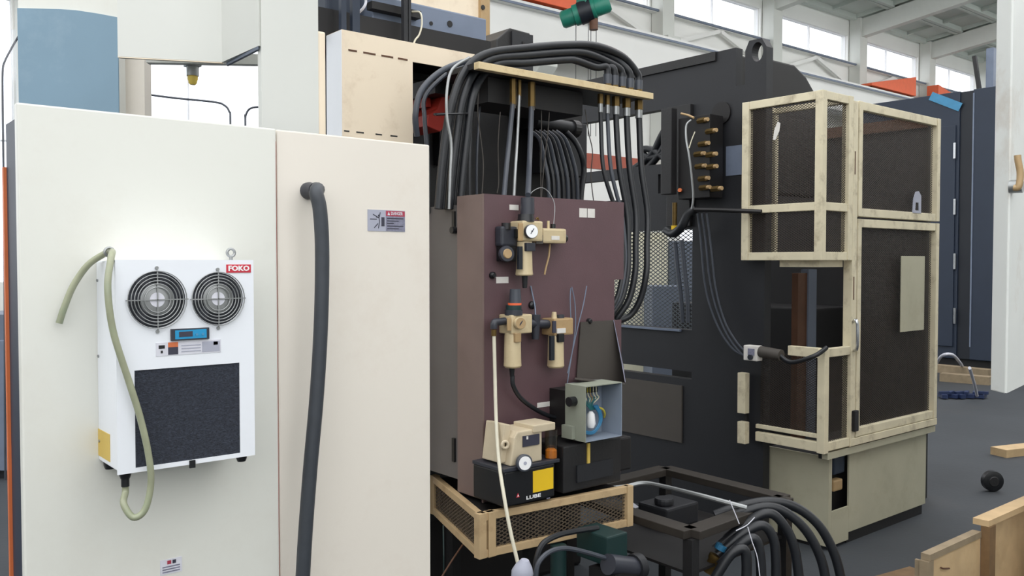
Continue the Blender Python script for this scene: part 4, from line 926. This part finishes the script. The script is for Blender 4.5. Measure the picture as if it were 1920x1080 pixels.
hose('white_strip', 'short white cable end above the valve bank', [onX(1277, 213, VX - .03), onX(1290, 216, VX - .03), onX(1301, 221, VX - .03)], .006, 'tan_cast', 'cable', seg=8)
t = thing('elbow_union', 'brass pipe union with black elbow under the valve bank', 'fitting', onX(1265, 430, VX))
k = onX(1265, 380, VX); MB().cyl(k, k - V(0, 0, .18), .014).build('pipe', 'brass', t, smooth=True); MB().cyl(k - V(0, 0, .13), k - V(0, 0, .16), .02, seg=6).build('nut', 'yellow_label', t)
MB().tube([onX(1249, 432, VX), onX(1262, 438, VX - .02), onX(1278, 425, VX - .03), onX(1290, 402, VX - .02), onX(1305, 392, VX)], .024, 10, 5).build('elbow', 'rubber', t, smooth=True)
k = onX(1276, 357, VX); MB().cyl(k, k + V(-.02, -.01, 0), .012, seg=6).build('gland', 'orange_strip', t)
# hoses below the valve bank
for i, q in enumerate(([(1266, 455), (1270, 500), (1276, 550), (1280, 605)], [(1278, 450), (1283, 500), (1289, 560), (1290, 604)])):
    hose('down_hose', 'black hose hanging below the brass union, %s one' % ['left', 'right'][i], [onX(x, y, VX) for (x, y) in q], .012, 'rubber_grey', group='hoses below the brass union', seg=8)
for i, q in enumerate(([(1308, 400), (1314, 450), (1320, 520), (1330, 570), (1350, 620), (1375, 655), (1400, 668)], [(1316, 400), (1324, 460), (1330, 520), (1342, 575), (1362, 625), (1385, 658), (1402, 672)], [(1325, 400), (1334, 470), (1342, 540), (1358, 600), (1380, 640), (1400, 662)])):
    hose('sensor_cable', 'thin dark cable sweeping down to the limit switch, %s from the left' % ORD[i], [onX(x, y, VX + .05) for (x, y) in q], .006, 'rubber_grey', 'cable', 'cables to the limit switch', seg=8)
hose('support_rod', 'thin black rod from the valve bank to the upper cage', [onX(1302, 393, 3.86), onX(1350, 394, 3.9), onX(1428, 397, 3.96)], .012, 'machine_black', 'rod', seg=8)
# black hose clump in the opening
for i, q in enumerate(([(1256, 228), (1240, 255), (1225, 285), (1205, 305), (1180, 322)], [(1258, 250), (1245, 275), (1228, 300), (1210, 318), (1190, 330)], [(1256, 282), (1240, 290), (1220, 296), (1203, 288), (1205, 280), (1225, 282), (1250, 300)])):
    hose('loop_hose', 'black hose crossing the bright opening, %s' % ['upper one', 'lower one', 'the one with a small loop'][i], [onX(x, y, DX + .1) for (x, y) in q], .022, 'rubber', group='hoses crossing the bright opening')
t = thing('drive_motor', 'black drive motor behind the bright opening of the frame', 'motor', onX(1200, 380, 4.3))
a, b = onX(1172, 320, 4.3), onX(1236, 400, 4.3)
MB().cyl(V(4.3, (a.y + b.y) / 2, (a.z + b.z) / 2), V(4.55, (a.y + b.y) / 2, (a.z + b.z) / 2), .13, seg=20).build('housing', 'machine_black', t, smooth=True)
MB().cyl(V(4.551, (a.y + b.y) / 2, (a.z + b.z) / 2), V(4.6, (a.y + b.y) / 2, (a.z + b.z) / 2), .09, seg=20).build('end_cap', 'machine_dark', t, smooth=True)
MB().box(DX + .061, 4.299, b.y + .02, b.y + .1, (a.z + b.z) / 2 - .05, (a.z + b.z) / 2 + .05).build('bracket', 'machine_black', t)

# ------------------------------------------------------------------ cabinets far behind, seen through the perforated screen
t = thing('perforated_screen', 'perforated grey screen filling the lower opening of the frame', 'screen', (DX + .2, 3.9, 1.0))
ya, yb_ = px_(1280, 520).y - .1, yA + .3; ya = max(ya, 3.16)
MB().lattice((DX + .2, ya, zb5_ - .15), (0, 1, 0), (0, 0, 1), yb_ - ya, zb4_ - zb5_ + .3, .04, .005, .002, .6).build('mesh_sheet', 'perforated', t)['kind'] = 'stuff'
for yy in (ya, yb_): MB().box(DX + .19, DX + .22, yy - .02, yy + .02, 0, zb4_ + .2).build('post', 'grey_far', t)
def far_cab(name, label, px0, px1, py0, d0, mat, door=True):
    a, b = pt(px0, d0, 0), pt(px1, d0, 0); z = atd(px0, py0, d0).z; dirn = (b - a).normalized()
    t = thing(name, label, 'cabinet', (a + b) / 2)
    MB().plate([[a, b, V(b.x, b.y, z), V(a.x, a.y, z)]], u * .5).build('body', mat, t)
    if door:
        p, q = a + dirn * .06 - u * .012, b - dirn * .06 - u * .012
        MB().plate([[V(p.x, p.y, .15), V(q.x, q.y, .15), V(q.x, q.y, z - .06), V(p.x, p.y, z - .06)]], u * .011).build('door', mat, t)
        h = q - dirn * .1 - u * .01; MB().box(h.x - .02, h.x + .02, h.y - .02, h.y + .02, z * .55, z * .55 + .16).build('handle', 'dark_plastic', t)
far_cab('far_cabinet', 'beige cabinet seen through the perforated screen', 1150, 1252, 436, 8.0, 'beige_far')
far_cab('far_cabinet', 'slate grey cabinet right of the beige one behind the perforated screen', 1255, 1312, 452, 8.2, 'grey_far')
far_cab('far_cabinet', 'low grey cabinet in front of the beige one behind the screen', 1224, 1300, 537, 7.4, 'grey_far', False)

# ================================================================== MESH CAGES AND THEIR BASE
GX, GY, GE = 4.0, 2.41, 5.255
def frame(name, label, loc): return thing(name, label, 'guard', loc)
def sbar(t, p, q, wd, ht, nm='frame_bar', mt='cream_frame'): return MB().bar(p, q, wd, ht).build(nm, mt, t, bevel=.003)
def mesh(t, O, U, wd, ht, mt='mesh_dark', pitch=.02, st=.0026): MB().lattice(O, U, (0, 0, 1), wd, ht, pitch, st, .0015, .62).build('mesh_sheet', mt, t)['kind'] = 'stuff'
B = .042
zU0, zU1, zM = onY(1533, 488, GY).z, 2.35, onY(1533, 386, GY).z
yBk = 2.845; x2_ = onY(1589, 300, GY).x
t = frame('mesh_cage', 'upper cream cage with paper strip, projecting towards the frame', (GX + .1, 2.6, zU0))
cp0, cp1, cp2 = V(GX, GY, 0), V(GX, yBk, 0), V(x2_, GY, 0)
for p in (cp0, cp1, cp2): sbar(t, at(p, zU0), at(p, zU1), B, B, 'post')
for (p, q, U) in ((cp0, cp1, V(0, 1, 0)), (cp0, cp2, V(1, 0, 0))):
    for z in (zU0 + B / 2, zM, zU1 - B / 2): sbar(t, at(p, z) + U * B / 2, at(q, z) - U * B / 2, B * .8, B, 'rail')
    L_ = (q - p).length
    mesh(t, at(p, zU0 + B) + U * .02, U, L_ - .04, zM - zU0 - 1.5 * B); mesh(t, at(p, zM + B / 2) + U * .02, U, L_ - .04, zU1 - zM - 1.5 * B)
q = onY(1580, 220, 2.84)
sbar(t, V(x2_, GY + .02, zU1 - .02), V(x2_, yBk, zU1 - .02), .03, .03, 'rail'); sbar(t, V(GX + .02, yBk, zU1 - .02), V(x2_, yBk, zU1 - .02), .03, .03, 'rail'); sbar(t, V(x2_, yBk, zU0), V(x2_, yBk, zU1 - .04), .03, .03, 'post')
MB().box(GX + .03, x2_, GY + .02, GY + .25, zU0 - .035, zU0 - .001).build('under_plate', 'cream_frame', t)
MB().plate([[onX(x, y, GX - .006) for (x, y) in ((1449, 262), (1452, 243), (1458, 228), (1463, 231), (1461, 246), (1454, 262))]], (.002, 0, 0)).build('paper_strip', 'white_paper', t)
# big main post and the two mesh doors
xm0, xm1 = onY(1578, 600, GY).x, onY(1598, 600, GY).x
t = frame('guard_post', 'tall cream guard post between the cages and mesh doors', (x2_ + .03, GY, .53))
px0_ = x2_ + .024
box('post', 'cream_frame', t, px0_, px0_ + .045, GY - .02, GY + .03, .53, 2.33, bevel=.003)
k = onY(1597, 785, GY); MB().box(px0_ + .01, px0_ + .05, GY - .04, GY - .0205, k.z - .06, k.z + .05).build('latch', 'machine_dark', t, bevel=.004)
for zz in (1.3, 1.95): MB().box(px0_ + .012, px0_ + .02, GY - .0215, GY - .0202, zz, zz + .12).build('rust_patch', 'rail_brown', t)
dx0 = px0_ + .05
def meshdoor(label, z0, z1, extra=None):
    t = frame('mesh_door', label, ((dx0 + GE) / 2, GY, z0))
    for x in (dx0 + .022, GE - .022): sbar(t, V(x, GY, z0), V(x, GY, z1), .044, .035, 'stile')
    for z in (z0 + .022, z1 - .022): sbar(t, V(dx0 + .044, GY, z), V(GE - .044, GY, z), .035, .044, 'rail')
    mesh(t, V(dx0 + .03, GY + .01, z0 + .03), (1, 0, 0), GE - dx0 - .06, z1 - z0 - .06, pitch=.021)
    return t
zd = onY(1600, 408, GY).z
d1 = meshdoor('upper mesh door of the cream guard, right of the cage', zd + .006, 2.335)
k = onY(1713, 380, GY); MB().plate([[V(k.x - .05, GY - .02, k.z - .06), V(k.x + .05, GY - .02, k.z - .06), V(k.x + .05, GY - .02, k.z + .04), V(k.x + .02, GY - .02, k.z + .065), V(k.x - .015, GY - .02, k.z + .06), V(k.x - .04, GY - .02, k.z + .02)], [V(k.x - .02, GY - .02, k.z - .045), V(k.x + .025, GY - .02, k.z - .045), V(k.x + .02, GY - .02, k.z), V(k.x - .015, GY - .02, k.z)]], (0, .004, 0)).build('pale_patch', 'print_grey', d1)  # pale plate painted as a bright glimpse seen through the mesh
d2 = meshdoor('lower mesh door of the cream guard with a beige sign plate', .575, zd - .006)
a, b = onY(1689, 480, GY - .02), onY(1731, 618, GY - .02); MB().box(a.x, b.x, GY - .024, GY - .02, b.z, a.z).build('sign_plate', 'cream_base', d2)
MB().tube([onY(1600, 603, GY - .02), onY(1605, 600, GY - .06), onY(1608, 612, GY - .07), onY(1608, 640, GY - .07), onY(1606, 655, GY - .06), onY(1602, 657, GY - .02)], .008, 8, 4).build('handle', 'chrome', d2, smooth=True)
# lower cage
t = frame('mesh_cage', 'lower cream cage standing on the pale base', (GX + .1, 2.6, .53))
lx = onY(1543, 750, GY).x; zL1 = onY(1543, 655, GY).z; zL0 = .527
lp0, lp2 = V(lx, GY, 0), V(px0_ - .002, GY, 0); lp1 = V(lx, onX(1420, 750, lx).y, 0)
sbar(t, at(lp0, zL0), at(lp0, zL1), B, B, 'post')
ymid = onX(1480, 700, lx).y
for z, ye in ((zL0 + .03, lp1.y), (zL1 - .02, ymid)): sbar(t, V(lx, GY + .02, z), V(lx, ye, z), B * .8, .05, 'rail')
sbar(t, V(lx - .005, GY + .02, zL0 + .085), V(lx - .005, lp1.y, zL0 + .085), .02, .022, 'rail')
for z in (zL0 + .03, zL1 - .02): sbar(t, at(lp0, z) + V(.02, 0, 0), at(lp2, z), .034, .044, 'rail')
mesh(t, V(lx, GY + .02, zL0 + .09), (0, 1, 0), lp1.y - GY - .04, zL1 - zL0 - .13); mesh(t, V(lx + .02, GY, zL0 + .05), (1, 0, 0), lp2.x - lx - .02, zL1 - zL0 - .09)
MB().box(lx + .02, px0_ - .004, GY + .02, ymid, zL1 - .03, zL1 - .02).build('top_sheet', 'cream_frame', t)
sbar(t, V(GX, px_(1404, 760).y + .0, onX(1404, 776, GX).z), V(GX, px_(1404, 760).y, onX(1404, 700, GX).z), .05, .04, 'post'); sbar(t, V(GX, px_(1404, 800).y, onX(1404, 833, GX).z), V(GX, px_(1404, 800).y, onX(1404, 792, GX).z), .05, .04, 'post')
sbar(t, V(GX + .03, px_(1404, 760).y, zL0), V(GX + .03, px_(1404, 760).y, onX(1404, 702, GX).z), .02, .02, 'post', 'machine_black')
# skirt rail along the bottom of the doors
t = frame('skirt_rail', 'cream skirt rail under the lower mesh door', ((dx0 + GE) / 2, GY, .52))
box('rail', 'cream_frame', t, px0_ + .002, GE, GY - .022, GY + .02, .533, .572, bevel=.002); box('lower_rail', 'cream_base', t, lx + .03, GE, GY - .012, GY + .02, .49, .5255)
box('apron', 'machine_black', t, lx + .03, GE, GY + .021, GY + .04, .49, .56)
# base box
bx0_, by0_ = 4.14, 2.43
t = thing('steel_pedestal', 'pale cream steel base box under the mesh guards', 'base', (4.6, 2.7, 0))
xg0, xg1 = onY(1556, 900, by0_).x, onY(1592, 900, by0_).x
box('left_sheet', 'cream_base', t, bx0_, bx0_ + .01, by0_, 2.79, .02, .488); box('corner_strip', 'cream_base', t, bx0_ + .011, xg0 + .02, by0_, by0_ + .01, .0, .488)
box('front_sheet', 'cream_base', t, xg1, 5.21, by0_, by0_ + .01, .06, .488); box('core', 'machine_black', t, bx0_ + .012, 5.2, by0_ + .06, 2.79, 0, .487)
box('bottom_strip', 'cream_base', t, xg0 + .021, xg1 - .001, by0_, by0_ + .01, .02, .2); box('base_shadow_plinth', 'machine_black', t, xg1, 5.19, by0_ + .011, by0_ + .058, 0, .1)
k = onY(1572, 870, by0_ + .03); MB().box(k.x - .06, k.x + .05, by0_ + .02, by0_ + .058, k.z - .05, k.z + .06).build('motor_cap', 'navy', t, bevel=.01)
k = onY(1570, 908, by0_ + .03); MB().box(k.x - .06, k.x + .03, by0_ + .015, by0_ + .058, k.z - .03, k.z + .03).build('bracket', 'tan_cast', t, bevel=.01)
# limit switch
t = thing('limit_switch', 'white limit switch on a dark arm at the lower cage', 'switch', onX(1413, 680, 3.92))
k = onX(1413, 662, 3.92)
box('body', 'white_paper', t, 3.9, 3.95, k.y - .035, k.y + .05, k.z - .04, k.z + .04, bevel=.005); box('window', 'print_mid', t, 3.896, 3.8995, k.y - .02, k.y + .02, k.z - .01, k.z + .025)
MB().cyl((3.896, k.y + .0, k.z - .02), (3.885, k.y + .0, k.z - .02), .014).build('roller', 'dark_plastic', t, smooth=True)
MB().box(3.951, 4.049, k.y - .02, k.y + .02, k.z - .02, k.z + .02).build('arm', 'machine_dark', t); MB().cyl((3.93, k.y - .036, k.z + .01), (3.93, k.y - .16, k.z), .03).build('cap', 'olive_grey', t, smooth=True)
hose('limit_cable', 'black cable sagging from the limit switch to the lower cage', [V(3.93, k.y - .15, k.z), V(3.93, k.y - .22, k.z - .03), V(3.96, k.y - .33, k.z + .01), V(4.02, k.y - .36, k.z + .05)], .012, 'rubber', 'cable')

# ================================================================== FAR RIGHT
# navy machine
NX = 12.8
def nx_(px, py): return onX(px, py, NX)
t = thing('navy_machine', 'tall dark navy machine enclosure behind the mesh guard', 'machine', (13.5, 5.8, 0))
ya, yb_ = nx_(1862, 400).y - .9, nx_(1606, 400).y; zt_ = nx_(1800, 171).z
yp = nx_(1809, 400).y
box('side_sheet', 'navy', t, NX, NX + .05, yp + .09, yb_, .12, zt_, bevel=.01); box('side_sheet', 'navy', t, NX, NX + .05, ya, yp - .09, .12, zt_, bevel=.01)
box('post', 'navy_dark', t, NX + .03, NX + .1, yp - .089, yp + .089, .12, zt_ - .01); box('post_edge', 'steel_blue', t, NX - .01, NX - .001, yp - .11, yp - .09, .3, zt_ - .05)
box('core', 'navy_dark', t, NX + .101, NX + 1.6, ya, yb_, .12, zt_ - .02); box('plinth', 'machine_black', t, NX + .1, NX + 1.5, ya + .05, yb_ - .05, 0, .12)
yd = nx_(1791, 400).y; zd0, zd1 = nx_(1790, 650).z, nx_(1790, 235).z
box('door', 'navy', t, NX - .03, NX - .001, yd, yb_ - .2, zd0, zd1, bevel=.008)
for py in (283, 388, 490, 592):
    k = nx_(1790, py); MB().box(NX - .045, NX - .02, k.y - .03, k.y + .0, k.z - .11, k.z + .11).build('hinge', 'chrome', t)
k = nx_(1772, 192); MB().bar(V(NX - .012, k.y + .2, k.z + .12), V(NX - .012, k.y - .22, k.z - .1), .006, .12, upv=(0, 1, 0)).build('tape_mark', 'teal_plastic', t)
MB().bar(V(NX + .2, nx_(1825, 160).y, zt_), V(NX + .2, nx_(1815, 130).y, zt_ + .5), .05, .05).build('stay', 'machine_dark', t); MB().box(NX + .3, NX + .4, nx_(1838, 150).y - .05, nx_(1838, 150).y + .05, zt_, zt_ + .6).build('pipe', 'steel_blue', t)
# planks and clutter at its foot
for i, (a, b, c, d_) in enumerate(((1752, 668, 1858, 684), (1765, 684, 1858, 697))):
    p, q = onZ(a, b + 12, .12), onZ(c, d_ + 6, .12)
    tag(MB().bar(V(p.x, p.y, .05 + .0 * i), V(q.x, q.y, .05), .16, .1).build('loose_plank', 'wood_grey'), ['weathered plank lying at the foot of the navy machine, rear one', 'weathered plank lying at the foot of the navy machine, front one'][i], 'plank', 'planks by the navy machine')
hose('pale_hose', 'pale hose looping on the floor by the navy machine', [onZ(1752, 690, .1), onZ(1765, 668, .35), onZ(1785, 665, .38), onZ(1800, 680, .2), onZ(1806, 690, .04)], .018, 'print_light')
hose('white_rod', 'thin white rod leaning behind the lower mesh door', [onZ(1818, 690, .5), onZ(1827, 720, .25), onZ(1832, 742, .05)], .015, 'print_light', 'rod')
random.seed(3)
for i, px in enumerate((1768, 1782, 1797, 1812, 1828, 1842)):
    k = onZ(px, 742, .03); a_ = random.uniform(0, 3)
    m = MB().bar(k - V(math.cos(a_), math.sin(a_), 0) * .08, k + V(math.cos(a_), math.sin(a_), .0) * .08, .06, .04).bar(k - V(math.sin(a_), -math.cos(a_), 0) * .04 + V(0, 0, .03), k + V(math.sin(a_), -math.cos(a_), 0) * .06 + V(0, 0, .035), .04, .03)
    tag(m.build('blue_offcut', 'blue_scrap'), 'small blue scrap offcut on the floor, %s from the left' % ORD[i], 'scrap', 'blue scrap on the floor')
k = onZ(1860, 921, .0); t = thing('caster_wheel', 'small black wheel standing on the concrete floor', 'wheel', V(k.x, k.y, 0)); MB().lathe(V(k.x, k.y, .068) + u * .025, -u, [(0, .05), (.006, .066), (.044, .066), (.05, .05)], 24).build('tyre', 'black_plastic', t, smooth=True); MB().lathe(V(k.x, k.y, .068) - u * .0251, -u, [(0, .034), (.004, .03)], 18).build('hub', 'machine_dark', t, smooth=True)
p, q = onZ(1872, 848, .03), onZ(1960, 838, .03); tag(MB().bar(V(p.x, p.y, .03), V(q.x, q.y, .03), .14, .06).build('floor_plank', 'wood_pale'), 'short yellowish plank on the floor below the white door', 'plank')
# white swung-open door on a housing outside the frame
def cdp(lat, dep, z): p = right * lat + u * dep; return V(p.x, p.y, z)
E1, E2 = (1.66, 3.04), (1.672, 2.98); dv = Vector((.656, .755))
t = thing('machine_door', 'white machine door standing open at the right edge with a lever', 'door', cdp(1.9, 3.2, 1.05))
l1 = (960, 0)
e1 = atd(1861, 500, 3.06); e2 = atd(1888, 500, 2.98); lat2 = (1888 - 960) / F * 2.98
e3 = e2 + (right * .656 + u * .755) * .62; e4 = e1 + (right * .656 + u * .755) * .62
zb_ = 1.05
MB().plate([[at(e1, zb_), at(e2, zb_), at(e3, zb_), at(e4, zb_)]], (0, 0, 1.5)).build('door_leaf', 'door_paint', t, bevel=.004)
nrm = (right * .755 - u * .656); nrm = V(nrm.x, nrm.y, 0).normalized()
o2 = nrm * .006
f0 = e2 + (right * .656 + u * .755) * .003; 
MB().plate([[at(f0, zb_ + .002) , at(e3, zb_ + .002), at(e3, 2.548), at(f0, 2.548)]], o2).build('front_skin', 'door_paint', t)
k = atd(1899, 350, 2.97); MB().cyl(k + nrm * -.01, k + nrm * .03, .022).build('lever_boss', 'zinc', t, smooth=True)
MB().tube([atd(1901, 352, 2.94), atd(1910, 350, 2.93), atd(1913, 325, 2.93), atd(1909, 302, 2.93), atd(1908, 291, 2.93)], .011, 10, 5).build('lever', 'tan_cast', t, smooth=True)
for (px, py, s) in ((1893, 690, .03), (1906, 640, .014)):
    pass
hz = e3
MB().cyl(at(e3, 1.15) , at(e3, 2.45), .03).build('hinge_tube', 'zinc', t, smooth=True)
hb = thing('machine_housing', 'white machine housing carrying the open white door at the right edge', 'machine', at(e3 + right * .5, 0))
ex = right; p0 = e3 + (right * .656 + u * .755) * .03 + right * .05
MB().plate([[at(p0, 0), at(p0 + right * .7, 0), at(p0 + right * .7 + u * .4, 0), at(p0 + right * .35 + u * .4, 0)]], (0, 0, 2.55)).build('housing', 'white_paint', hb)

# ------------------------------------------------------------------ wooden crate at the lower right
cyc = 1.47
t = thing('wooden_crate', 'open plywood crate with brown batten at the lower right corner', 'crate', (3.8, 1.7, 0))
xc0, xc1 = onY(1742, 1040, cyc).x, 4.6; zl_ = onY(1742, 1040, cyc).z; zr_ = onY(1915, 950, cyc - .03).z
xm_ = onY(1838, 1030, cyc).x; xn = onY(1862, 1030, cyc).x
box('board', 'wood_pale', t, xc0 + .03, xm_, cyc, cyc + .012, .02, zl_ - .025); box('board', 'wood_pale', t, xn - .02, xc1, cyc, cyc + .012, .02, zr_ - .025)
box('top_edge', 'wood_grey', t, xc0, xm_ - .001, cyc - .004, cyc + .03, zl_ - .024, zl_); box('top_edge', 'wood_pale', t, xm_, xc1, cyc - .03, cyc + .03, zr_ - .024, zr_)
box('batten', 'wood_batten', t, xm_ + .0, xm_ + .055, cyc - .035, cyc - .001, .0, zr_ - .025); box('corner_post', 'wood_grey', t, xc0 - .01, xc0 + .029, cyc - .004, cyc + .03, 0, zl_ - .025)
box('back_board', 'wood_pale', t, xc0, xc1, cyc + .6, cyc + .612, .02, .42) if False else None
box('end_board', 'wood_grey', t, xc0, xc0 + .012, cyc + .031, cyc + .032 + .02, .02, zl_ - .03); box('bottom_board', 'wood_pale', t, xc0 + .03, xc1, cyc + .013, cyc + .2, 0, .02)
k = onY(1762, 1063, cyc); MB().tube([V(k.x, cyc - .003, k.z), V(k.x + .01, cyc - .008, k.z - .006), V(k.x + .07, cyc - .004, k.z - .02)], .003, 6, 3).build('nail', 'rail_brown', t)
k = onY(1858, 1015, cyc); MB().bar(V(k.x, cyc - .003, k.z + .02), V(k.x + .006, cyc - .003, k.z - .02), .003, .004).build('staple', 'rail_brown', t)
p, q = onZ(1640, 1092, .1), onZ(1724, 1068, .1); tag(MB().bar(V(p.x, p.y, .05), V(q.x, q.y, .05), .1, .1).build('floor_batten', 'wood_batten'), 'short brown batten on the floor beside the crate', 'plank')

# ------------------------------------------------------------------ steel tray frame, cables and pump parts on the floor
fz = .55
t = thing('tray_frame', 'dark rectangular steel tray frame in front of the machine', 'frame', (2.72, 2.25, 0))
c00, c10, c11, c01 = V(2.425, 1.945, fz), V(3.06, 1.985, fz), V(3.08, 2.62, fz), V(2.45, 2.6, fz)
for (p, q) in ((c00, c10), (c10, c11), (c11, c01), (c01, c00)): MB().bar(p, q, .075, .03).build('bar', 'tray_steel', t, bevel=.003)
for p in (c00, c10, c11, c01): MB().bar(at(p, 0), at(p, fz - .016), .04, .04).build('leg', 'machine_dark', t)
MB().plate([[at(c00, .4), at(c10, .4), at(c11, .4), at(c01, .4)]], (0, 0, .01)).build('pan', 'machine_black', t)
hose('rim_pipe', 'pale grey pipe bowed over the back of the tray frame', [onZ(1150, 915, .60), onZ(1175, 912, .60), onZ(1205, 906, .61), onZ(1240, 911, .61), onZ(1310, 928, .61), onZ(1370, 944, .6), onZ(1400, 952, .59)], .009, 'zinc', 'pipe', seg=8)
t = thing('paper_scrap', 'white triangular scrap on the tray', 'scrap', onZ(1190, 950, .42)); k = onZ(1190, 950, .415)
MB().plate([[onZ(1184, 955, .413), onZ(1198, 951, .413), onZ(1184, 941, .44)]], (0, 0, .002)).build('sheet', 'print_light', t)
k = onZ(1260, 980, .415); tag(MB().box(k.x - .1, k.x + .1, k.y - .06, k.y + .1, .411, .50).cyl((k.x - .05, k.y, .5), (k.x - .05, k.y, .53), .04).build('dark_casting', 'machine_slate', bevel=.01), 'dark casting lying in the tray', 'machine part')
# teal motor
t = thing('pump_motor', 'teal pump motor with a dark shaft end below the tray', 'motor', onZ(1160, 1050, .3))
k = onY(1158, 1030, 2.05); MB().box(k.x - .05, k.x + .05, 2.05, 2.2, k.z - .05, k.z + .05).build('terminal_box', 'teal_paint', t, bevel=.006)
a = onY(1140, 1058, 2.03); b = onY(1188, 1064, 2.03); MB().cyl(a, b, .035).build('housing', 'dark_plastic', t, smooth=True); MB().cyl(b, b + V(.03, 0, 0), .045).build('end_shield', 'machine_slate', t, smooth=True)
MB().box(a.x, b.x, 2.0, 2.12, 0, a.z - .03).build('stand', 'machine_black', t)
t = thing('drain_pipe', 'dark green upright pipe under the mesh guard', 'pipe', onY(1047, 1080, 2.2) * V(1, 1, 0)); k = onY(1047, 1040, 2.2); MB().cyl(V(k.x, 2.2, 0), V(k.x, 2.2, .528), .028).build('pipe', 'teal_paint', t, smooth=True); MB().cyl(V(k.x, 2.2, .02), V(k.x, 2.2, .08), .04).build('collar', 'machine_dark', t)
hose('floor_hose', 'black hose curving under the mesh guard corner', [onY(1005, 1082, 2.12), onY(1006, 1050, 2.12), onY(1018, 1020, 2.12), onY(1045, 1004, 2.12), onY(1080, 996, 2.12), onY(1120, 990, 2.14)], .01, 'rubber', seg=8)
hose('floor_hose', 'grey hose running from the guard to the pump motor', [onY(1004, 1082, 2.05), onY(1010, 1055, 2.05), onY(1030, 1035, 2.05), onY(1060, 1028, 2.05), onY(1100, 1036, 2.05), onY(1140, 1048, 2.05)], .008, 'rubber_grey', seg=8)
tag(MB().lathe(onY(976, 1090, 2.02), (.1, -.2, 1), [(0, .03), (.03, .034), (.05, .026), (.07, .012)], 14).build('white_valve', 'print_grey', smooth=True), 'grey-white valve end at the bottom of the pale tube', 'valve')
hose('red_wire', 'thin reddish wire below the mesh guard corner', [onY(828, 1082, 2.4), onY(848, 1050, 2.4), onY(870, 1018, 2.42), onY(884, 1000, 2.45)], .003, 'rail_brown', 'wire', seg=6)
hose('green_wire', 'thin dark upright wire beside the cream cabinet edge', [onY(832, 1085, 2.5), onY(832, 1040, 2.5), onY(831, 985, 2.55)], .0025, 'teal_paint', 'wire', seg=6)
# thick black cables by the pale base
cab_paths = [[(1340, 966), (1385, 950), (1440, 940), (1490, 950), (1535, 985), (1565, 1040), (1580, 1100)], [(1340, 985), (1390, 962), (1440, 950), (1480, 965), (1515, 1000), (1540, 1050), (1550, 1100)],
             [(1340, 1030), (1395, 985), (1440, 962), (1470, 985), (1490, 1030), (1500, 1100)], [(1345, 1040), (1395, 1000), (1430, 985), (1450, 1010), (1455, 1050), (1455, 1100)], [(1350, 1060), (1390, 1020), (1415, 1010), (1425, 1040), (1428, 1100)],
             [(1340, 1085), (1370, 1040), (1395, 1030), (1400, 1060), (1398, 1100)]]
for i, q in enumerate(cab_paths):
    hose('power_cable', 'thick black cable bowing down before the pale base, %s from the right' % ORD[i], [atd(x, y, 3.34 - .045 * i) for (x, y) in q], .018, 'rubber', 'cable', 'thick cables before the pale base')
t = thing('cable_gland', 'orange-brown cable gland with blue tape among the thick cables', 'fitting', atd(1340, 1060, 3.2))
k = atd(1334, 1060, 3.2); s_ = (right * .45 + V(0, 0, .9)).normalized(); MB().lathe(k - s_ * .03, s_, [(0, .02), (.05, .022), (.055, .026), (.07, .026)], 12).build('gland', 'brass', t, smooth=True); MB().cyl(k + s_ * .065, k + s_ * .085, .021).build('tape', 'wire_blue', t)
for i, q in enumerate(([(1368, 938), (1378, 962), (1386, 982)], [(1415, 970), (1400, 985), (1380, 995)], [(1402, 988), (1410, 1015), (1420, 1045), (1425, 1085)])):
    hose('tie_wire', ['pale stray wire standing up from the thick cables', 'short pale wire crossing the thick cables', 'pale wire hanging down the thick cables'][i], [atd(x, y, 3.05) for (x, y) in q], .0018, 'print_light', 'wire', 'stray wires on the cables', seg=6)
tag(MB().lathe(atd(1457, 1062, 3.28), (0, -1, .3), [(0, .008), (.01, .008), (.014, .005)], 10).build('wire_cap', 'teal_plastic'), 'tiny pale teal cap among the black cables', 'cap')
